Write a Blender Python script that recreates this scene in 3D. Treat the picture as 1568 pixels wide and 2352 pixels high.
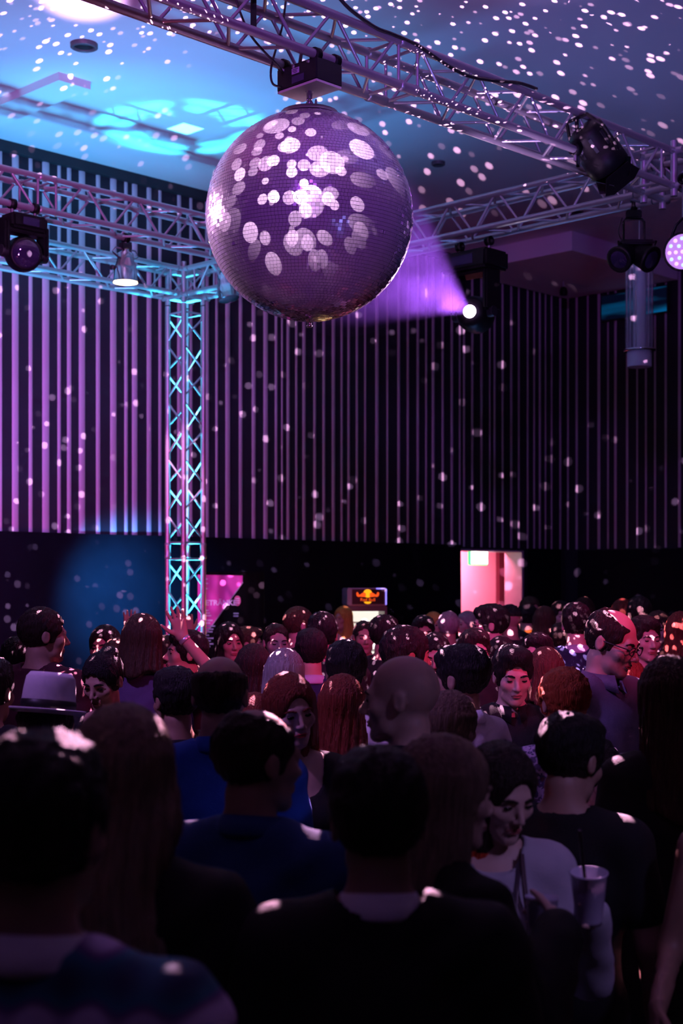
import bpy, bmesh, math, random
import numpy as np
from mathutils import Vector, Matrix, Euler, Quaternion

for _o in list(bpy.data.objects):
    bpy.data.objects.remove(_o, do_unlink=True)
SC = bpy.context.scene
COL = SC.collection
PI = math.pi

# ------------------------------------------------------------------ camera
# room axes: X runs right-away from the camera, Y left-away, Z up; metres
CAMZ = 2.05
FPX, CX, HY = 3300.0, 784.0, 1340.0          # focal length, principal column, horizon row (1568x2352 frame)
TH = math.radians(44.5)
FWD = Vector((math.cos(TH), math.sin(TH), 0))
RGT = Vector((math.sin(TH), -math.cos(TH), 0))
cam_d = bpy.data.cameras.new('camera')
cam = bpy.data.objects.new('camera', cam_d)
COL.objects.link(cam)
SC.camera = cam
cam.location = (0, 0, CAMZ)
cam.rotation_euler = (PI / 2, 0, TH - PI / 2)
cam_d.sensor_fit = 'VERTICAL'
cam_d.sensor_height = 36
cam_d.lens = FPX / 2352 * 36
cam_d.shift_y = (HY - 1176) / 2352
cam_d.clip_start = 0.05
cam_d.clip_end = 200
cam_d.dof.use_dof = True
cam_d.dof.focus_distance = 6.6
cam_d.dof.aperture_fstop = 3.6

# ------------------------------------------------------------------ view + world
SC.view_settings.view_transform = 'Standard'
SC.view_settings.look = 'None'
SC.view_settings.gamma = 1
SC.view_settings.use_curve_mapping = False
SC.view_settings.exposure = 0.0
try:
    SC.cycles.use_denoising = True
    SC.cycles.max_bounces = 4
    SC.cycles.use_adaptive_sampling = True
    SC.cycles.adaptive_threshold = 0.045
    SC.cycles.adaptive_min_samples = 16
    SC.cycles.diffuse_bounces = 2
    SC.cycles.glossy_bounces = 2
    SC.cycles.volume_bounces = 0
    SC.cycles.caustics_reflective = False
    SC.cycles.caustics_refractive = False
    SC.cycles.sample_clamp_indirect = 3.0
    SC.cycles.sample_clamp_direct = 30.0
    SC.cycles.volume_step_rate = 2
except Exception:
    pass
W = bpy.data.worlds.new('world')
SC.world = W
W.use_nodes = True
_bg = W.node_tree.nodes['Background']
_bg.inputs[0].default_value = (0.10, 0.03, 0.16, 1)
_bg.inputs[1].default_value = 0.006

# measured points of the room
def ray(px, py):
    return FWD + RGT * ((px - CX) / FPX) + Vector((0, 0, 1)) * ((HY - py) / FPX)
def atD(px, py, d): return Vector((0, 0, CAMZ)) + ray(px, py) * d
def atY(px, py, y):
    r = ray(px, py); return Vector((0, 0, CAMZ)) + r * (y / r.y)
def atX(px, py, x):
    r = ray(px, py); return Vector((0, 0, CAMZ)) + r * (x / r.x)
def atZ(px, py, z):
    r = ray(px, py); return Vector((0, 0, CAMZ)) + r * ((z - CAMZ) / r.z)

ZC = 6.40            # ceiling
YW = 12.30           # back wall
XW = 17.15           # right wall
ZT = CAMZ + 2.85     # truss centre line
TA = 0.24            # truss, tube centre to tube centre
YN, YM, YF, XR = 5.41, 9.05, 10.70, 8.76   # near, middle, far truss; side truss
BALL = Vector((5.265, 5.41, 3.975)); BR = 0.543
LAMP = Vector((8.76, 7.15, 4.16))          # moving head that hits the ball

# ------------------------------------------------------------------ lights
def light(name, kind, loc, power, color, target=None, size=0.05, angle=None, blend=0.5, falloff=None):
    l = bpy.data.lights.new(name, kind)
    l.energy = power
    l.color = color
    if kind == 'AREA':
        l.shape = 'DISK'; l.size = size
    else:
        l.shadow_soft_size = size
    if kind == 'SPOT':
        l.spot_size = math.radians(angle); l.spot_blend = blend
    if falloff:
        l.use_nodes = True; nt = l.node_tree; fo = nt.nodes.new('ShaderNodeLightFalloff'); fo.inputs['Strength'].default_value = 1
        nt.links.new(fo.outputs[falloff], [n for n in nt.nodes if n.type == 'EMISSION'][0].inputs['Strength'])
    o = bpy.data.objects.new(name, l)
    COL.objects.link(o)
    o.location = loc
    if target is not None:
        o.rotation_euler = (Vector(target) - Vector(loc)).to_track_quat('-Z', 'Y').to_euler()
    return o

PINK = (1.0, 0.50, 0.86)
MAGENTA = (1.0, 0.10, 0.42)
PURPLE = (0.62, 0.22, 1.0)
CYAN = (0.06, 0.46, 1.0)

# uplight standing inside the foot of the corner column, straight up through the truss
light('column_uplight', 'SPOT', (8.76, 10.70, 0.25), 10000, (0.03, 0.62, 1.0), (8.76, 10.70, 6), 0.03, 17, 1.0, 'Linear')
light('column_core_uplight', 'SPOT', (8.76, 10.70, 0.30), 1800, (0.45, 1.0, 1.0), (8.76, 10.70, 6), 0.05, 8, 0.5)
# cyan and blue washes just above head height, onto ceiling, truss, drape and wall
light('cyan_floor_wash', 'SPOT', (7.4, 9.95, 2.0), 820, (0.07, 0.43, 1.0), (7.7, 10.2, 6.4), 0.16, 84, 1.0)
light('cyan_left_wash', 'SPOT', (4.9, 10.2, 2.2), 130, (0.08, 0.40, 1.0), (6.6, 11.2, 6.4), 0.25, 70, 1.0)  # added soft fill that widens the cyan on the ceiling
light('blue_ceiling_wash', 'SPOT', (9.6, 7.6, 2.4), 110, (0.16, 0.34, 1.0), (9.8, 8.0, 6.4), 0.25, 100, 1.0)  # added fill that tints the ceiling blue right of the ball
light('cyan_truss_wash', 'SPOT', (5.4, 9.9, 2.2), 800, (0.05, 0.55, 1.0), (7.3, 10.7, 4.9), 0.08, 46, 0.9)
light('cyan_drape_wash', 'SPOT', (8.55, 11.05, 2.2), 900, (0.03, 0.34, 1.0), (9.1, 12.2, 1.85), 0.08, 84, 1.0)
light('cyan_wall_wash', 'SPOT', (6.4, 10.2, 2.0), 110, (0.05, 0.22, 1.0), (7.6, 12.3, 4.4), 0.1, 62, 0.6)
# purple and magenta stage wash from the front left onto wall, trusses and ceiling
light('purple_wall_wash', 'SPOT', (2.6, 8.0, 3.4), 1900, (0.58, 0.16, 1.0), (6.5, 12.3, 3.2), 0.25, 60, 1.0)
light('magenta_wall_wash', 'SPOT', (5.0, 10.0, 1.9), 260, (1.0, 0.06, 0.24), (8.2, 12.3, 2.6), 0.2, 80, 0.9)
light('purple_truss_wash', 'SPOT', (0.8, 1.0, 4.9), 900, (0.48, 0.10, 0.95), (5.6, 5.41, 5.2), 0.2, 70, 0.9)
light('violet_ceiling_wash', 'SPOT', (4.5, 1.5, 2.6), 420, (0.28, 0.27, 1.0), (8.3, 5.2, 6.4), 0.25, 74, 1.0)
light('violet_ceiling_fill', 'SPOT', (-1.5, -1.0, 2.6), 200, (0.50, 0.22, 1.0), (0.6, 0.8, 6.4), 0.3, 110, 1.0)  # added behind the camera so the ball mirrors a violet ceiling
light('magenta_ceiling_wash', 'SPOT', (2.0, 5.5, 2.6), 150, (1.0, 0.12, 0.35), (4.6, 7.0, 6.4), 0.25, 70, 1.0)
light('pink_ceiling_spot', 'SPOT', (3.6, 5.8, 2.4), 6000, (0.85, 0.45, 1.0), atZ(185, -10, 6.40), 0.04, 7.5, 0.6)
light('white_truss_beam', 'SPOT', (6.7, 5.35, 3.2), 230, (0.72, 0.42, 1.0), (7.2, 5.53, 4.80), 0.05, 40, 0.8)
# magenta light on the middle of the crowd, dim
light('crowd_magenta', 'SPOT', (4.6, 1.9, 3.1), 480, (1.0, 0.045, 0.24), (6.6, 6.6, 1.5), 0.2, 54, 0.8)
light('crowd_magenta_side', 'SPOT', (9.0, 4.6, 4.0), 240, (1.0, 0.06, 0.30), (5.5, 5.8, 1.3), 0.2, 50, 0.9)
light('crowd_violet', 'SPOT', (0.8, 4.4, 5.2), 520, (0.52, 0.24, 1.0), (4.9, 4.5, 1.4), 0.2, 48, 0.9)
light('banner_fill', 'SPOT', (7.6, 10.3, 4.6), 500, (1.0, 0.40, 0.85), atD(508, 1380, 14.6), 0.05, 18, 0.6)  # added spot that brightens the printed banner
light('sweater_woman_fill', 'SPOT', (2.5, -0.5, 3.5), 85, (0.50, 0.34, 1.0), (2.95, 2.15, 1.45), 0.15, 24, 0.9)  # added fill aimed at the sweater woman to lift her out of the dark
light('purple_mid_truss', 'SPOT', (2.4, 4.6, 3.2), 1100, (0.75, 0.16, 0.80), (6.2, 9.0, 4.9), 0.15, 36, 0.9)
# the moving head on the side truss that hits the mirror ball
light('moving_head_beam', 'SPOT', LAMP + (BALL - LAMP).normalized() * 0.21, 26000, (0.95, 0.50, 1.0), BALL, 0.03, 19, 0.25)

def gobo_light(name, loc, power, color, axis, mask, scale, r0, r1, falloff, clump=None, zr=None, cl=(0.40, 0.50), brmin=0.12):
    """point source whose beam is broken into discs (by direction), as the mirror tiles break it"""
    l = bpy.data.lights.new(name, 'SPOT')
    l.energy = power; l.color = color; l.shadow_soft_size = 0.0
    l.spot_size = 2 * math.acos(mask); l.spot_blend = 0.02
    l.use_nodes = True
    nt = l.node_tree; N = nt.nodes; Lk = nt.links
    em = [n for n in N if n.type == 'EMISSION'][0]
    g = N.new('ShaderNodeNewGeometry')
    off = N.new('ShaderNodeVectorMath'); off.operation = 'ADD'; off.inputs[1].default_value = (axis[0] * 3.1 + 7, axis[1] * 2.3 + 5, axis[2] * 1.7 + 9)
    Lk.new(g.outputs['Incoming'], off.inputs[0])
    v = N.new('ShaderNodeTexVoronoi'); v.inputs['Scale'].default_value = scale
    Lk.new(off.outputs[0], v.inputs['Vector'])
    mr = N.new('ShaderNodeMapRange'); mr.interpolation_type = 'SMOOTHSTEP'
    mr.inputs['From Min'].default_value = r0; mr.inputs['From Max'].default_value = r1
    mr.inputs['To Min'].default_value = 1; mr.inputs['To Max'].default_value = 0
    Lk.new(v.outputs['Distance'], mr.inputs['Value'])
    sep = N.new('ShaderNodeSeparateColor'); Lk.new(v.outputs['Color'], sep.inputs[0])
    br = N.new('ShaderNodeMapRange'); br.inputs['From Min'].default_value = 0.25; br.inputs['From Max'].default_value = 0.75
    br.inputs['To Min'].default_value = brmin; br.inputs['To Max'].default_value = 1.0
    Lk.new(sep.outputs[0], br.inputs['Value'])
    m1 = N.new('ShaderNodeMath'); m1.operation = 'MULTIPLY'; Lk.new(mr.outputs[0], m1.inputs[0]); Lk.new(br.outputs[0], m1.inputs[1])
    nz = N.new('ShaderNodeTexNoise'); nz.inputs['Scale'].default_value = 4.0; nz.inputs['Detail'].default_value = 1
    Lk.new(off.outputs[0], nz.inputs['Vector'])
    cm = N.new('ShaderNodeMapRange'); cm.inputs['From Min'].default_value = cl[0]; cm.inputs['From Max'].default_value = cl[1]
    Lk.new(nz.outputs[0], cm.inputs['Value'])
    m2 = N.new('ShaderNodeMath'); m2.operation = 'MULTIPLY'; Lk.new(m1.outputs[0], m2.inputs[0])
    if clump is False: m2.inputs[1].default_value = 1.0
    else: Lk.new(cm.outputs[0], m2.inputs[1])
    d = N.new('ShaderNodeVectorMath'); d.operation = 'DOT_PRODUCT'; d.inputs[1].default_value = axis
    Lk.new(g.outputs['Incoming'], d.inputs[0])
    mk = N.new('ShaderNodeMapRange'); mk.inputs['From Min'].default_value = mask; mk.inputs['From Max'].default_value = mask + 0.02
    Lk.new(d.outputs['Value'], mk.inputs['Value'])
    m3 = N.new('ShaderNodeMath'); m3.operation = 'MULTIPLY'; Lk.new(m2.outputs[0], m3.inputs[0]); Lk.new(mk.outputs[0], m3.inputs[1])
    if zr:
        sx = N.new('ShaderNodeSeparateXYZ'); Lk.new(g.outputs['Incoming'], sx.inputs[0])
        zz = N.new('ShaderNodeMath'); zz.operation = 'COMPARE'; zz.inputs[1].default_value = (zr[0] + zr[1]) / 2; zz.inputs[2].default_value = (zr[1] - zr[0]) / 2
        Lk.new(sx.outputs[2], zz.inputs[0])
        m4 = N.new('ShaderNodeMath'); m4.operation = 'MULTIPLY'; Lk.new(m3.outputs[0], m4.inputs[0]); Lk.new(zz.outputs[0], m4.inputs[1]); m3 = m4
    fo = N.new('ShaderNodeLightFalloff'); Lk.new(m3.outputs[0], fo.inputs['Strength'])
    Lk.new(fo.outputs[falloff], em.inputs['Strength'])
    o = bpy.data.objects.new(name, l); COL.objects.link(o)
    o.location = loc
    o.rotation_euler = Vector(axis).to_track_quat('-Z', 'Y').to_euler()
    return o

# beams thrown off the mirror ball: sources sit just off its surface and shine outwards only
_axes = [(sx, sy, sz) for sx in (-1, 1) for sy in (-1, 1) for sz in (-1, 1)]
for _a in _axes:
    _v = Vector(_a).normalized()
    if _a[2] > 0: gobo_light('mirror_ball_beams', BALL + _v * (BR + 0.05), 9000, PINK, _v, 0.56, 47.0, 0.18, 0.28, 'Quadratic', zr=(0.22, 1.0), cl=(0.30, 0.42))
    else:
        gobo_light('mirror_ball_beams', BALL + _v * (BR + 0.05), 2300, PINK, _v, 0.56, 40.0, 0.15, 0.23, 'Linear', zr=(-0.22, 0.22), cl=(0.38, 0.48))
        gobo_light('mirror_ball_beams', BALL + _v * (BR + 0.06), 6000, (1.0, 0.45, 0.72), _v, 0.56, 50.0, 0.21, 0.30, 'Linear', zr=(-1.0, -0.22), cl=(0.22, 0.34))
# a lamp on the middle truss that rims the ball from the left
light('ball_rim_light', 'SPOT', (4.0, 8.9, 4.6), 1800, (1.0, 0.55, 0.95), BALL, 0.06, 17, 0.3)

# ------------------------------------------------------------------ materials
MATS = {}
def mat(name, col, rough=0.6, metal=0.0, var=0.15, vscale=8.0, bump=0.0, bscale=60.0, emit=None, estr=0.0,
        stretch=(1, 1, 1), spec=0.5, trans=0.0, alpha=1.0, sheen=0.0):
    if name in MATS: return MATS[name]
    m = bpy.data.materials.new(name); m.use_nodes = True
    nt = m.node_tree; N = nt.nodes; L = nt.links
    b = N['Principled BSDF']
    b.inputs['Roughness'].default_value = rough
    b.inputs['Metallic'].default_value = metal
    b.inputs['Specular IOR Level'].default_value = spec
    if trans: b.inputs['Transmission Weight'].default_value = trans
    if alpha < 1: b.inputs['Alpha'].default_value = alpha
    if sheen: b.inputs['Sheen Weight'].default_value = sheen
    tc = N.new('ShaderNodeTexCoord'); mp = N.new('ShaderNodeMapping'); mp.inputs['Scale'].default_value = stretch
    L.new(tc.outputs['Object'], mp.inputs['Vector'])
    nz = N.new('ShaderNodeTexNoise'); nz.inputs['Scale'].default_value = vscale; nz.inputs['Detail'].default_value = 3
    L.new(mp.outputs[0], nz.inputs['Vector'])
    mx = N.new('ShaderNodeMix'); mx.data_type = 'RGBA'
    c0 = tuple(max(0, c * (1 - var)) for c in col) + (1,); c1 = tuple(min(1, c * (1 + var)) for c in col) + (1,)
    mx.inputs[6].default_value = c0; mx.inputs[7].default_value = c1
    L.new(nz.outputs[0], mx.inputs[0]); L.new(mx.outputs[2], b.inputs['Base Color'])
    if bump:
        n2 = N.new('ShaderNodeTexNoise'); n2.inputs['Scale'].default_value = bscale; n2.inputs['Detail'].default_value = 2
        L.new(mp.outputs[0], n2.inputs['Vector'])
        bp = N.new('ShaderNodeBump'); bp.inputs['Strength'].default_value = bump; bp.inputs['Distance'].default_value = 0.01
        L.new(n2.outputs[0], bp.inputs['Height']); L.new(bp.outputs[0], b.inputs['Normal'])
    if emit:
        b.inputs['Emission Color'].default_value = tuple(emit) + (1,)
        b.inputs['Emission Strength'].default_value = estr
    MATS[name] = m
    return m

M_CEIL = mat('ceiling_paint', (0.72, 0.72, 0.74), 0.85, var=0.03, vscale=3)
M_FLOOR = mat('dark_floor', (0.035, 0.03, 0.035), 0.35, var=0.3, vscale=2)
M_WALL = mat('dark_wall_fabric', (0.008, 0.009, 0.018), 0.9, var=0.3, vscale=5)
M_SLAT = mat('pale_fold_fabric', (0.42, 0.40, 0.44), 0.8, var=0.12, vscale=30, stretch=(1, 1, .05))
M_TRIM = mat('black_trim', (0.012, 0.014, 0.02), 0.7)
M_DRAPE = mat('black_drape', (0.0045, 0.0055, 0.009), 0.95, spec=0.03, var=0.3, vscale=4, bump=0.2, bscale=25)
M_ALU = mat('aluminium_tube', (0.42, 0.40, 0.43), 0.36, 0.65, var=0.1, vscale=12)
M_ALU2 = mat('aluminium_brace', (0.46, 0.44, 0.48), 0.34, 0.65, var=0.1, vscale=20)
M_STEEL = mat('steel_clamp', (0.35, 0.33, 0.36), 0.35, 0.9, var=0.2, vscale=30)
M_BLACK = mat('black_plastic', (0.010, 0.010, 0.013), 0.42, var=0.3, vscale=20)
M_BLACKM = mat('black_metal', (0.004, 0.004, 0.005), 0.45, 0.0, var=0.3, vscale=25, spec=0.14)
M_RUBBER = mat('black_cable', (0.008, 0.008, 0.010), 0.5)
M_CHROME = mat('chrome_can', (0.75, 0.70, 0.74), 0.16, 1.0, var=0.06, vscale=25)
M_CREAM = mat('cream_board', (0.55, 0.55, 0.45), 0.8, var=0.08, vscale=40)
M_PINKWALL = mat('lobby_plaster', (0.85, 0.62, 0.66), 0.9, var=0.03)
M_DARKRED = mat('lobby_dark_panel', (0.12, 0.02, 0.04), 0.7)
M_WHITE = mat('white_plastic', (0.8, 0.8, 0.8), 0.4, var=0.03)

# ------------------------------------------------------------------ mesh helpers
class MB:
    def __init__(s): s.v = []; s.f = []; s.m = []; s.sm = []; s.cur = 0
    def add(s, vs, fs, smooth=False):
        o = len(s.v); s.v += [tuple(v) for v in vs]
        for f in fs:
            s.f.append(tuple(i + o for i in f)); s.m.append(s.cur); s.sm.append(smooth)
        return s
    def slot(s, i): s.cur = i; return s
    def box(s, c, size, rot=None, taper=1.0):
        hx, hy, hz = size[0] / 2, size[1] / 2, size[2] / 2
        vs = [Vector((x * hx * (taper if z > 0 else 1), y * hy * (taper if z > 0 else 1), z * hz)) for z in (-1, 1) for x, y in ((-1, -1), (1, -1), (1, 1), (-1, 1))]
        if rot is not None: vs = [rot @ v for v in vs]
        c = Vector(c)
        return s.add([v + c for v in vs], [(3, 2, 1, 0), (4, 5, 6, 7), (0, 1, 5, 4), (1, 2, 6, 5), (2, 3, 7, 6), (3, 0, 4, 7)])
    def bbox(s, c, size, b=0.01, rot=None):
        """box with chamfered vertical and horizontal edges"""
        hx, hy, hz = size[0] / 2, size[1] / 2, size[2] / 2
        bm = bmesh.new(); bmesh.ops.create_cube(bm, size=1)
        for v in bm.verts: v.co = Vector((v.co.x * 2 * hx, v.co.y * 2 * hy, v.co.z * 2 * hz))
        bmesh.ops.bevel(bm, geom=bm.edges[:], offset=b, segments=2, affect='EDGES')
        bm.verts.index_update(); c = Vector(c)
        vs = [(rot @ v.co if rot is not None else v.co) + c for v in bm.verts]
        fs = [[v.index for v in f.verts] for f in bm.faces]
        bm.free(); return s.add(vs, fs)
    def tube(s, p0, p1, r0, r1=None, n=10, caps=True):
        p0 = Vector(p0); p1 = Vector(p1); r1 = r0 if r1 is None else r1
        d = p1 - p0; q = d.to_track_quat('Z', 'Y').to_matrix()
        vs = []
        for p, r in ((p0, r0), (p1, r1)):
            vs += [p + q @ Vector((math.cos(2 * PI * i / n) * r, math.sin(2 * PI * i / n) * r, 0)) for i in range(n)]
        s.add(vs, [(i, (i + 1) % n, n + (i + 1) % n, n + i) for i in range(n)], True)
        if caps:
            s.add(vs, [tuple(range(n))[::-1], tuple(range(n, 2 * n))])
        return s
    def path(s, pts, r, n=8):
        pts = [Vector(p) for p in pts]; rings = []
        up = Vector((0.13, 0.21, 0.97)).normalized()
        for i, p in enumerate(pts):
            t = (pts[min(i + 1, len(pts) - 1)] - pts[max(i - 1, 0)]).normalized()
            a = t.cross(up)
            if a.length < 0.05: a = t.cross(Vector((1, 0, 0)))
            a.normalize(); b = t.cross(a)
            rr = r[i] if isinstance(r, (list, tuple)) else r
            rings.append([p + a * math.cos(2 * PI * k / n) * rr + b * math.sin(2 * PI * k / n) * rr for k in range(n)])
        vs = [v for rg in rings for v in rg]; fs = []
        for i in range(len(rings) - 1):
            for k in range(n):
                fs.append((i * n + k, i * n + (k + 1) % n, (i + 1) * n + (k + 1) % n, (i + 1) * n + k))
        s.add(vs, fs, True)
        return s.add(vs, [tuple(range(n))[::-1], tuple(range(len(vs) - n, len(vs)))])
    def lathe(s, prof, n=24, M=None, cap=True):
        """prof: [(r, z)...] round local z"""
        vs = []
        for r, z in prof:
            for k in range(n):
                v = Vector((r * math.cos(2 * PI * k / n), r * math.sin(2 * PI * k / n), z))
                vs.append(M @ v if M is not None else v)
        fs = []
        for i in range(len(prof) - 1):
            for k in range(n):
                fs.append((i * n + k, i * n + (k + 1) % n, (i + 1) * n + (k + 1) % n, (i + 1) * n + k))
        s.add(vs, fs, True)
        if cap: s.add(vs, [tuple(range(n))[::-1], tuple(range(len(vs) - n, len(vs)))])
        return s
    def prism(s, pts, h, M=None):
        """flat outline (local xy), extruded along local z by h"""
        n = len(pts); vs = [Vector((x, y, 0)) for x, y in pts] + [Vector((x, y, h)) for x, y in pts]
        if M is not None: vs = [M @ v for v in vs]
        return s.add(vs, [tuple(range(n))[::-1], tuple(range(n, 2 * n))] + [(i, (i + 1) % n, n + (i + 1) % n, n + i) for i in range(n)])
    def mesh(s, name):
        me = bpy.data.meshes.new(name); me.from_pydata(s.v, [], s.f)
        me.polygons.foreach_set('use_smooth', s.sm); me.polygons.foreach_set('material_index', s.m); me.update()
        return me
    def build(s, name, m, parent=None, **kw):
        return obj(name, s.mesh(name), m, parent, **kw)

def obj(name, me, m=None, parent=None, loc=(0, 0, 0), rot=None, scale=None):
    o = bpy.data.objects.new(name, me); COL.objects.link(o)
    if parent is not None: o.parent = parent
    o.location = loc
    if rot is not None: o.rotation_euler = rot
    if scale is not None: o.scale = scale
    ms = m if isinstance(m, (list, tuple)) else [m]
    if me is not None and ms[0] is not None:
        while len(me.materials) < len(ms): me.materials.append(ms[len(me.materials)])
        for i, x in enumerate(ms):
            if me.materials[i] is not x:
                o.material_slots[i].link = 'OBJECT'; o.material_slots[i].material = x
    return o
def thing(name, label, cat, loc=(0, 0, 0), rotz=0, group=None, rot=None):
    o = bpy.data.objects.new(name, None); COL.objects.link(o); o.empty_display_size = 0.1
    o.location = loc; o.rotation_euler = rot if rot is not None else (0, 0, rotz)
    return tag(o, label, cat, group)
def tag(o, label, cat, group=None, kind=None):
    if label: o['label'] = label
    if cat: o['category'] = cat
    if group: o['group'] = group
    if kind: o['kind'] = kind
    return o
def struct(o, label=None):
    o['kind'] = 'structure'
    if label: o['label'] = label
    return o

_unit = {}
def unit_tube(n=10):
    if n not in _unit:
        _unit[n] = MB().tube((0, 0, 0), (0, 0, 1), 1, 1, n).mesh('tube')
    return _unit[n]
def bar(name, p0, p1, r, m, parent, n=8):
    p0 = Vector(p0); p1 = Vector(p1); d = p1 - p0
    return obj(name, unit_tube(n), m, parent, p0, d.to_track_quat('Z', 'Y').to_euler(), (r, r, d.length))

# ------------------------------------------------------------------ room shell
x0, y0 = -6.0, -6.0
struct(MB().box(((x0 + XW) / 2, (y0 + YW) / 2, -0.1), (XW - x0, YW - y0, 0.2)).build('floor', M_FLOOR))
ceil = struct(MB().box(((x0 + XW) / 2, (y0 + YW) / 2, ZC + 0.1), (XW - x0, YW - y0, 0.2)).build('ceiling', M_CEIL))
# door opening in the back wall
DX0, DX1, DZ = 14.62, 16.13, 2.51
wb = MB()
wb.box(((x0 + DX0) / 2, YW + 0.1, ZC / 2), (DX0 - x0, 0.2, ZC))
wb.box(((DX1 + XW) / 2, YW + 0.1, ZC / 2), (XW - DX1, 0.2, ZC))
wb.box(((DX0 + DX1) / 2, YW + 0.1, (DZ + ZC) / 2), (DX1 - DX0, 0.2, ZC - DZ))
wall_back = struct(wb.build('wall_back', M_WALL))
wall_right = struct(MB().box((XW + 0.1, (y0 + YW) / 2, ZC / 2), (0.2, YW - y0, ZC)).build('wall_right', M_WALL))
struct(MB().box((x0 - 0.1, (y0 + YW) / 2, ZC / 2), (0.2, YW - y0, ZC)).build('wall_left', M_WALL))
struct(MB().box(((x0 + XW) / 2, y0 - 0.1, ZC / 2), (XW - x0, 0.2, ZC)).build('wall_front', M_WALL))
# black strip under the ceiling
struct(MB().box(((x0 + XW) / 2, YW - 0.035, ZC - 0.05), (XW - x0, 0.07, 0.10)).build('trim_1', M_TRIM))
struct(MB().box((XW - 0.035, (y0 + YW) / 2 - 0.04, ZC - 0.05), (0.07, YW - y0 - 0.08, 0.10)).build('trim_2', M_TRIM))

# pale folds of the wall hanging, one by one (columns measured in the photograph)
ZS0, ZS1 = 2.54, ZC - 0.10
def fold_mesh():
    vs = []; n = 8
    prof = [(math.cos(PI * i / n) * 0.5 * (1.0 if 0 < i < n else 1.05), -math.sin(PI * i / n) ** 0.8 if 0 < i < n else 0) for i in range(n + 1)]
    for z in (0, 1):
        vs += [(x, y, z) for x, y in prof]
    b = MB(); b.add(vs, [(i, i + 1, n + 2 + i, n + 1 + i) for i in range(n)], True)
    b.add(vs, [tuple(range(n + 1))[::-1], tuple(range(n + 1, 2 * n + 2)), (0, n + 1, 2 * n + 1, n)])
    return b.mesh('slat')
FOLD = fold_mesh()
random.seed(4)
_px = [1.6, 35, 70, 105, 135.5, 158.5, 188, 225, 260, 289, 309, 342, 367, 411, 438, 475, 497, 522.5, 552, 582, 609.5, 633.5, 647, 661, 680, 697.5,
       722, 743, 765, 784, 800, 819, 838, 865, 889, 915, 936, 959, 978, 994, 1016, 1037, 1055, 1065, 1084, 1105, 1124, 1135, 1153.5,
       1173.5, 1190.6, 1211, 1226, 1239, 1252, 1266, 1286]
_wd = [6, 16, 9, 17, 8, 10, 15, 10, 15, 8, 13, 11, 7, 9, 7, 9, 6, 12, 9, 10, 12, 7, 4, 8, 6, 9, 8, 8, 10, 6, 7, 7, 6, 11, 6, 9, 7, 8, 6, 9, 7, 8, 5, 6, 7, 7, 4, 6, 6, 7, 5, 5, 5, 6, 4, 5, 6]
for p, w in zip(_px, _wd):
    a = atY(p, 800, YW).x; wx = abs(atY(p + w / 2, 800, YW).x - atY(p - w / 2, 800, YW).x) * (0.92 if p < 380 else 0.92 - 0.30 * min(1, (p - 380) / 500))
    obj('slat', FOLD, M_SLAT, wall_back, (a, YW - 0.001, ZS0), None, (wx, 0.008 + 0.15 * wx, ZS1 - ZS0))
for i in range(9):        # the hanging goes on to the left
    obj('slat', FOLD, M_SLAT, wall_back, (5.45 - 0.2 * i + random.uniform(-.03, .03), YW - 0.001, ZS0), None, (random.uniform(.06, .1), 0.08, ZS1 - ZS0))
_px = [1304, 1324, 1349.5, 1375, 1396, 1413, 1440, 1463, 1483, 1504, 1528.5, 1560, 1582, 1605, 1630]
_wd = [5, 7, 6, 9, 5, 8, 7, 5, 6, 6, 7, 9, 7, 6, 8]
for p, w in zip(_px, _wd):
    a = atX(p, 800, XW).y; wx = abs(atX(p + w / 2, 800, XW).y - atX(p - w / 2, 800, XW).y) * 0.66
    obj('slat', FOLD, M_SLAT, wall_right, (XW - 0.001, a, ZS0), (0, 0, -PI / 2), (wx, 0.008 + 0.15 * wx, ZS1 - ZS0))

# black drapes below, hung in folds
def drape(name, p0, p1, z0, z1, label, seed, amp=0.05, off=0.10):
    rnd = random.Random(seed); p0 = Vector(p0); p1 = Vector(p1); L = (p1 - p0).length; d = (p1 - p0) / L
    nrm = Vector((d.y, -d.x)); n = int(L / 0.06); nz = 14
    ph = [(rnd.uniform(1.3, 2.2), rnd.uniform(0, 6)), (rnd.uniform(3, 4.5), rnd.uniform(0, 6)), (rnd.uniform(7, 9), rnd.uniform(0, 6))]
    vs = []; fs = []
    for layer in (0, 0.012):
        for j in range(nz + 1):
            t = j / nz; z = z0 + (z1 - z0) * t
            for i in range(n + 1):
                u = L * i / n
                k = sum(math.sin(u * f + a + (1 - t) * (1.5 if q == 0 else 0.4)) * w for q, ((f, a), w) in enumerate(zip(ph, (0.9, 0.7, 0.4))))
                q = p0 + d * u + nrm * (off + layer - 0.006 + amp * k * (0.45 + 0.55 * (1 - t)) * 0.55)
                vs.append((q.x, q.y, z))
    b = MB(); w = n + 1; o2 = w * (nz + 1)
    fr = [(j * w + i, j * w + i + 1, (j + 1) * w + i + 1, (j + 1) * w + i) for j in range(nz) for i in range(n)]
    b.add(vs, fr + [tuple(q + o2 for q in f[::-1]) for f in fr], True)
    return tag(b.build(name, M_DRAPE), label, 'curtain')
drape('black_curtain', (3.2, YW), (DX0 - 0.02, YW), 0.02, 2.56, 'long black curtain hung below the pale folds left of the lit doorway', 3, 0.07, 0.13)
drape('black_curtain', (DX1 + 0.02, YW), (XW - 0.25, YW), 0.02, 2.54, 'narrow black curtain between the lit doorway and the far corner', 5, 0.03, 0.10)
drape('black_curtain', (XW, YW - 0.3), (XW, 6.0), 0.02, 2.52, 'black curtain below the folds of the right-hand wall', 8, 0.05, 0.12)

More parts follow.
